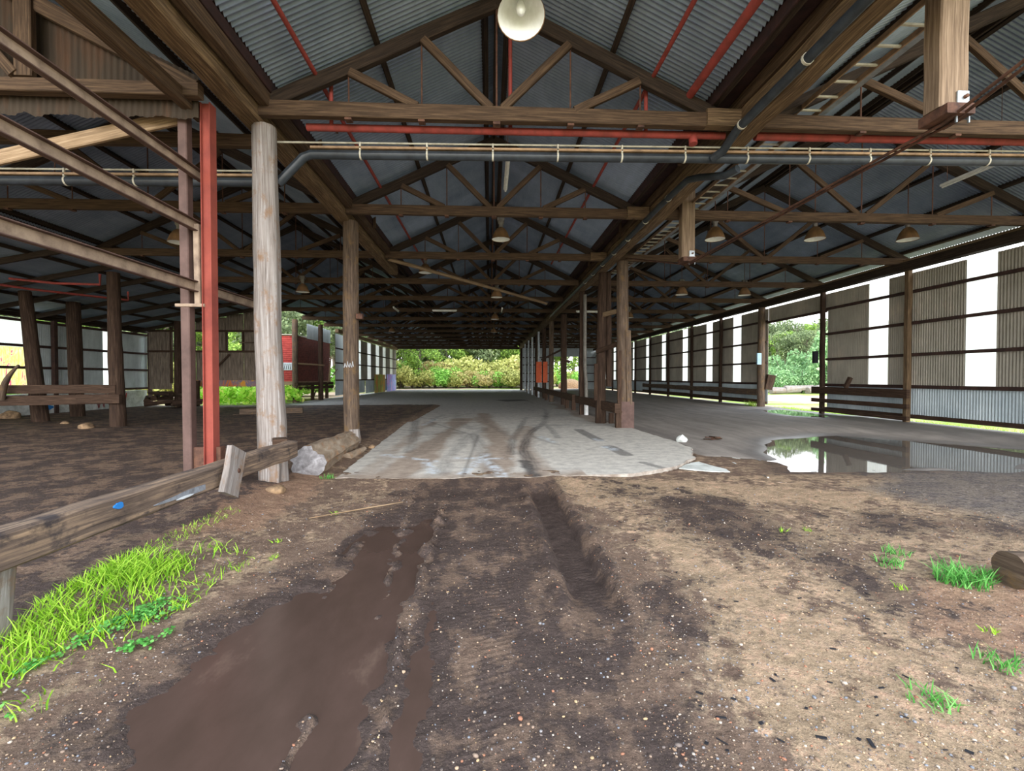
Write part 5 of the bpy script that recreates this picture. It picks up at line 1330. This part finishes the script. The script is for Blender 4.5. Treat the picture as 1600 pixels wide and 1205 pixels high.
def leaf_mesh(m, C, N, size, seed=0, elong=1.6):
    r2 = np.random.default_rng(seed)
    C = np.array(C, float); vol = np.prod(C[:, 3:6], axis=1) ** .67; idx = r2.choice(len(C), N, p=vol / vol.sum())
    d = r2.normal(size=(N, 3)); d /= np.linalg.norm(d, axis=1)[:, None]; rad = .55 + .45 * r2.random(N) ** .5
    P = C[idx, :3] + d * C[idx, 3:6] * rad[:, None]
    nrm = d + .9 * r2.normal(size=(N, 3)); nrm /= np.linalg.norm(nrm, axis=1)[:, None]
    t = np.cross(nrm, r2.normal(size=(N, 3))); t /= np.linalg.norm(t, axis=1)[:, None] + 1e-9; b = np.cross(nrm, t)
    s_ = size * (.6 + .8 * r2.random(N))[:, None]
    V = np.stack([P - t * s_ * elong * .5, P + b * s_ * .42, P + t * s_ * elong * .5, P - b * s_ * .42], 1).reshape(-1, 3)
    base = m.n
    m.v.append(V); m.uv.append(np.zeros((len(V), 2))); m.f += [[base + 4 * i, base + 4 * i + 1, base + 4 * i + 2, base + 4 * i + 3] for i in range(N)]
    m.sm += [False] * N; m.n += len(V); m.tone += list(np.clip(.5 + .22 * r2.normal(size=N), 0, 1))
def make_bush(mat, seed, w=2.2, h=2.2, n=2600, size=.13):
    r2 = np.random.default_rng(seed); C = []
    for k in range(14):
        a = r2.random() * 2 * PI; q = r2.random() ** .6; s_ = .45 + .35 * r2.random()
        C.append((math.cos(a) * q * w * .6, math.sin(a) * q * w * .6, h * (.25 + .55 * r2.random() * (1 - .4 * q)), s_ * w * .42, s_ * w * .42, s_ * h * .36))
    t = thing('bush', (0, 0, 0), 'x', 'bush')
    m = MB(); leaf_mesh(m, C, n, size, seed); m.build('foliage', mat, t)
    m = MB()
    for k in range(5):
        a = k * 1.26; m.tube([(0, 0, -.1), (math.cos(a) * w * .15, math.sin(a) * w * .15, h * .3), (math.cos(a) * w * .35, math.sin(a) * w * .35, h * .7)], [.05, .04, .015], 6)
    m.build('stem', 'bark', t); return t
def make_tree(mat, seed, H=14, n=5200, size=.30, spread=.22, tw=.28, low=.35):
    r2 = np.random.default_rng(seed); C = []; m2 = MB()
    pts = [(0, 0, -.3), (.2 * r2.normal(), .2 * r2.normal(), H * .35), (.4 * r2.normal(), .4 * r2.normal(), H * .7), (.5 * r2.normal(), .5 * r2.normal(), H * .95)]
    m2.tube(pts, [tw, tw * .8, tw * .5, tw * .15], 9)
    for k in range(20):
        z = H * (low + (1 - low) * (k + r2.random()) / 20); a = r2.random() * 2 * PI; q = H * spread * (.3 + .8 * r2.random()) * (1.15 - .7 * abs(z / H - .62))
        c = (math.cos(a) * q, math.sin(a) * q, z); s_ = H * (.055 + .05 * r2.random())
        C.append(c + (s_ * 1.5, s_ * 1.5, s_ * 1.0)); m2.tube([(0, 0, z - H * .12), (c[0] * .6, c[1] * .6, z - H * .03), c], [tw * .35, tw * .22, tw * .08], 6)
    t = thing('tree', (0, 0, 0), 'x', 'tree')
    m = MB(); leaf_mesh(m, C, n, size, seed); m.build('foliage', mat, t); m2.build('trunk', 'bark', t); return t
PROTO = {}
def plant(kind, x, y, z, s, lb, grp, rz=None, sz=None):
    p, fresh = PROTO[kind]
    o = p if fresh else copy_tree(p)
    PROTO[kind][1] = False
    o.location = (x, y, z); o.scale = (s, s, sz or s); o.rotation_euler = (0, 0, rng.random() * 6 if rz is None else rz); o['label'] = lb; o['group'] = grp
for nm_, mk_ in (('olive', lambda: make_bush('leaf_bush', 1)), ('dry', lambda: make_bush('leaf_dry', 2)), ('green', lambda: make_bush('leaf_green', 3)), ('mint', lambda: make_bush('leaf_mint', 4, 2.2, 3.0, 3600, .12)),
        ('gum', lambda: make_tree('leaf_gum', 5)), ('gum2', lambda: make_tree('leaf_gum', 6, 15, 5200, .3, .18, .26, .4)), ('gumgreen', lambda: make_tree('leaf_gumgreen', 7, 10, 4600, .26, .3, .25, .2))):
    PROTO[nm_] = [mk_(), True]
# view through the far opening: a row of bushes, taller trees behind
r3 = np.random.default_rng(11)
for i in range(15):
    x = -15.5 + i * 1.55; k = ('olive', 'dry', 'olive', 'green')[int(r3.random() * 4)]
    plant(k, x, 64 + 3 * r3.random(), .0, 1.25 + .35 * r3.random(), 'low olive bush in the front row seen through the far opening', 'front row of bushes beyond the far opening')
for i in range(13):
    x = -17 + i * 2.0; k = ('olive', 'dry', 'dry', 'olive', 'green')[int(r3.random() * 5)]
    plant(k, x, 69.5 + 2.5 * r3.random(), .1, 2.0 + .5 * r3.random(), 'taller bush in the second row seen through the far opening', 'second row of bushes beyond the far opening')
for i in range(19):
    x = -20 + i * 1.8; k = 'gumgreen' if i % 5 in (0, 3) or 12 < i < 16 else 'gum'
    plant(k, x, 77 + 6 * r3.random(), .1, .9 + .25 * r3.random(), 'leafy tree rising behind the bushes beyond the far opening', 'trees behind the bushes')
for i in range(22):
    plant(('gum', 'gum2')[i % 2], -34 + i * 3.0, 92 + 8 * r3.random(), .2, 1.2 + .3 * r3.random(), 'tall gum tree in the forest far behind the hall', 'forest behind the hall')
# view through the right doorway and the wall gaps
for i in range(66):
    a = R(16 + 48 * (i + r3.random()) / 66); rr = 60 + 30 * r3.random()
    plant(('gum', 'gum2', 'gum', 'gumgreen')[i % 4], rr * math.sin(a), rr * math.cos(a), .2, (rr * .108 + 1.4) / (15.6 if i % 4 < 3 else 12) * (.85 + .17 * r3.random()), 'grey-green gum tree in the forest outside the right wall', 'forest outside the right wall')
plant('mint', 29.6, 38.6, .1, 1.6, 'bright pale green young tree seen in the side doorway', 'bushes in the side doorway', 1.0, 2.1)
for i, (x, y, s) in enumerate(((27.2, 39.0, .95), (25.6, 39.6, .9), (31.5, 40.6, 1.3), (28.5, 42.5, 1.5), (24.6, 41.5, .8), (33.5, 41, 1.6), (35, 39, 1.4))):
    plant('mint', x, y, .1, s, 'pale green shrub behind the log pile in the side doorway', 'shrubs in the side doorway')
for i in range(6):
    x = 24.2 + i * 1.35 + .5 * r3.random(); y = 36.8 + .6 * i * .2; a = .25 * r3.normal()
    m = MB(); m.log((x - 1.3, y - a, .42 + .12 * (i % 2)), (x + 1.3, y + a, .46 + .2 * (i % 3)), .26 + .08 * r3.random(), .2, 12, 6, .1, .06, 80 + i)
    tag(m.build('felled_log', 'col_grey'), 'felled grey log in the row outside the side doorway', 'log', 'felled logs outside the side doorway')
# outside right end opening
m = MB(); m.rock((11.5, 66, .3), (1.6, 1.0, .9), 31, 3, .3); tag(m.build('dirt_mound', 'rock'), 'orange dirt mound outside the back opening of the right aisle', 'mound')
for i in range(6): plant(('olive', 'green')[i % 2], 9 + i * 1.9, 72 + 3 * r3.random(), .1, 1.3, 'bush outside the back opening of the right aisle', 'bushes outside the right aisle')
# left side
for i in range(16):
    plant(('gumgreen', 'gum', 'gum2')[i % 3], -52 + i * 2.8, 44 + 16 * r3.random() + (i > 8) * 8, .0, .75 + .3 * r3.random(), 'tree outside beyond the left side of the hall', 'trees beyond the left side')
for i in range(9):
    plant(('green', 'olive')[i % 2], -23.5 + i * 1.1, 30.5 + 6 * r3.random() + (i > 5) * 6, .0, 1.1 + .4 * r3.random(), 'bush outside behind the boarded cross wall', 'bushes behind the cross wall')
for i in range(10):
    plant(('gumgreen', 'gum')[i % 2], -40 + i * 2.3 + r3.random(), 40 + 5 * r3.random() + (i > 9) * 22, 0, .62 + .2 * r3.random(), 'tree close behind the boarded cross wall', 'trees behind the cross wall')
for i in range(8):
    plant('green', -26 - 3 * r3.random(), 12 + i * 2.2, 0, 1.4, 'bush outside along the lean-to wall', 'bushes outside the lean-to')
m = MB()
for k in range(420):
    x = -16.2 + 5.2 * r3.random(); y = 25.2 + 3.4 * r3.random(); hh = .15 + .75 * r3.random()
    C = [(x, y, hh, .16, .16, .12)]; leaf_mesh(m, C, 9, .16, k + 200)
tag(m.build('garden_weeds', 'garden'), 'bright leafy weeds in the gap below the boarded cross wall', 'weeds', None, 'stuff')

# ------------------------------------------------------------------ light
W = bpy.data.worlds.new('overcast'); SC.world = W; W.use_nodes = True
nt = W.node_tree; nt.nodes.clear()
out = nt.nodes.new('ShaderNodeOutputWorld'); bg = nt.nodes.new('ShaderNodeBackground')
tc = nt.nodes.new('ShaderNodeTexCoord'); sx = nt.nodes.new('ShaderNodeSeparateXYZ'); nt.links.new(tc.outputs['Generated'], sx.inputs[0])
rp_ = nt.nodes.new('ShaderNodeValToRGB'); nt.links.new(sx.outputs['Z'], rp_.inputs['Fac'])
e = rp_.color_ramp.elements; e[0].position = 0.0; e[0].color = (1.0, 1.0, 1.0, 1); e[1].position = .8; e[1].color = (.72, .84, 1.0, 1)
ns_ = nt.nodes.new('ShaderNodeTexNoise'); ns_.inputs['Scale'].default_value = 3; ns_.inputs['Detail'].default_value = 5; nt.links.new(tc.outputs['Generated'], ns_.inputs['Vector'])
mxx = nt.nodes.new('ShaderNodeMix'); mxx.data_type = 'RGBA'; mxx.blend_type = 'MULTIPLY'; mxx.inputs['Factor'].default_value = .3
nt.links.new(rp_.outputs['Color'], [q for q in mxx.inputs if q.name == 'A' and q.type == 'RGBA'][0])
nt.links.new(ns_.outputs['Fac'], [q for q in mxx.inputs if q.name == 'B' and q.type == 'RGBA'][0])
nt.links.new([q for q in mxx.outputs if q.type == 'RGBA'][0], bg.inputs['Color'])
bg.inputs['Strength'].default_value = 1.9
nt.links.new(bg.outputs[0], out.inputs['Surface'])
sun = bpy.data.lights.new('veiled_sun', 'SUN'); sun.energy = 2.3; sun.angle = R(60); sun.color = (1.0, .98, .96)
so = bpy.data.objects.new('veiled_sun', sun); COL.objects.link(so)
dirv = Vector((-.08, 1.0, -.31)); so.rotation_euler = dirv.to_track_quat('-Z', 'Y').to_euler(); so.location = (0, -10, 20)

SC.view_settings.view_transform = 'Standard'; SC.view_settings.look = 'None'
SC.view_settings.gamma = 1.0; SC.view_settings.use_curve_mapping = False
SC.view_settings.exposure = 1.2
cy = SC.cycles
cy.use_denoising = True
cy.max_bounces = 10; cy.diffuse_bounces = 6; cy.glossy_bounces = 4; cy.transmission_bounces = 4
cy.sample_clamp_indirect = 6; cy.use_adaptive_sampling = True; cy.adaptive_threshold = .02
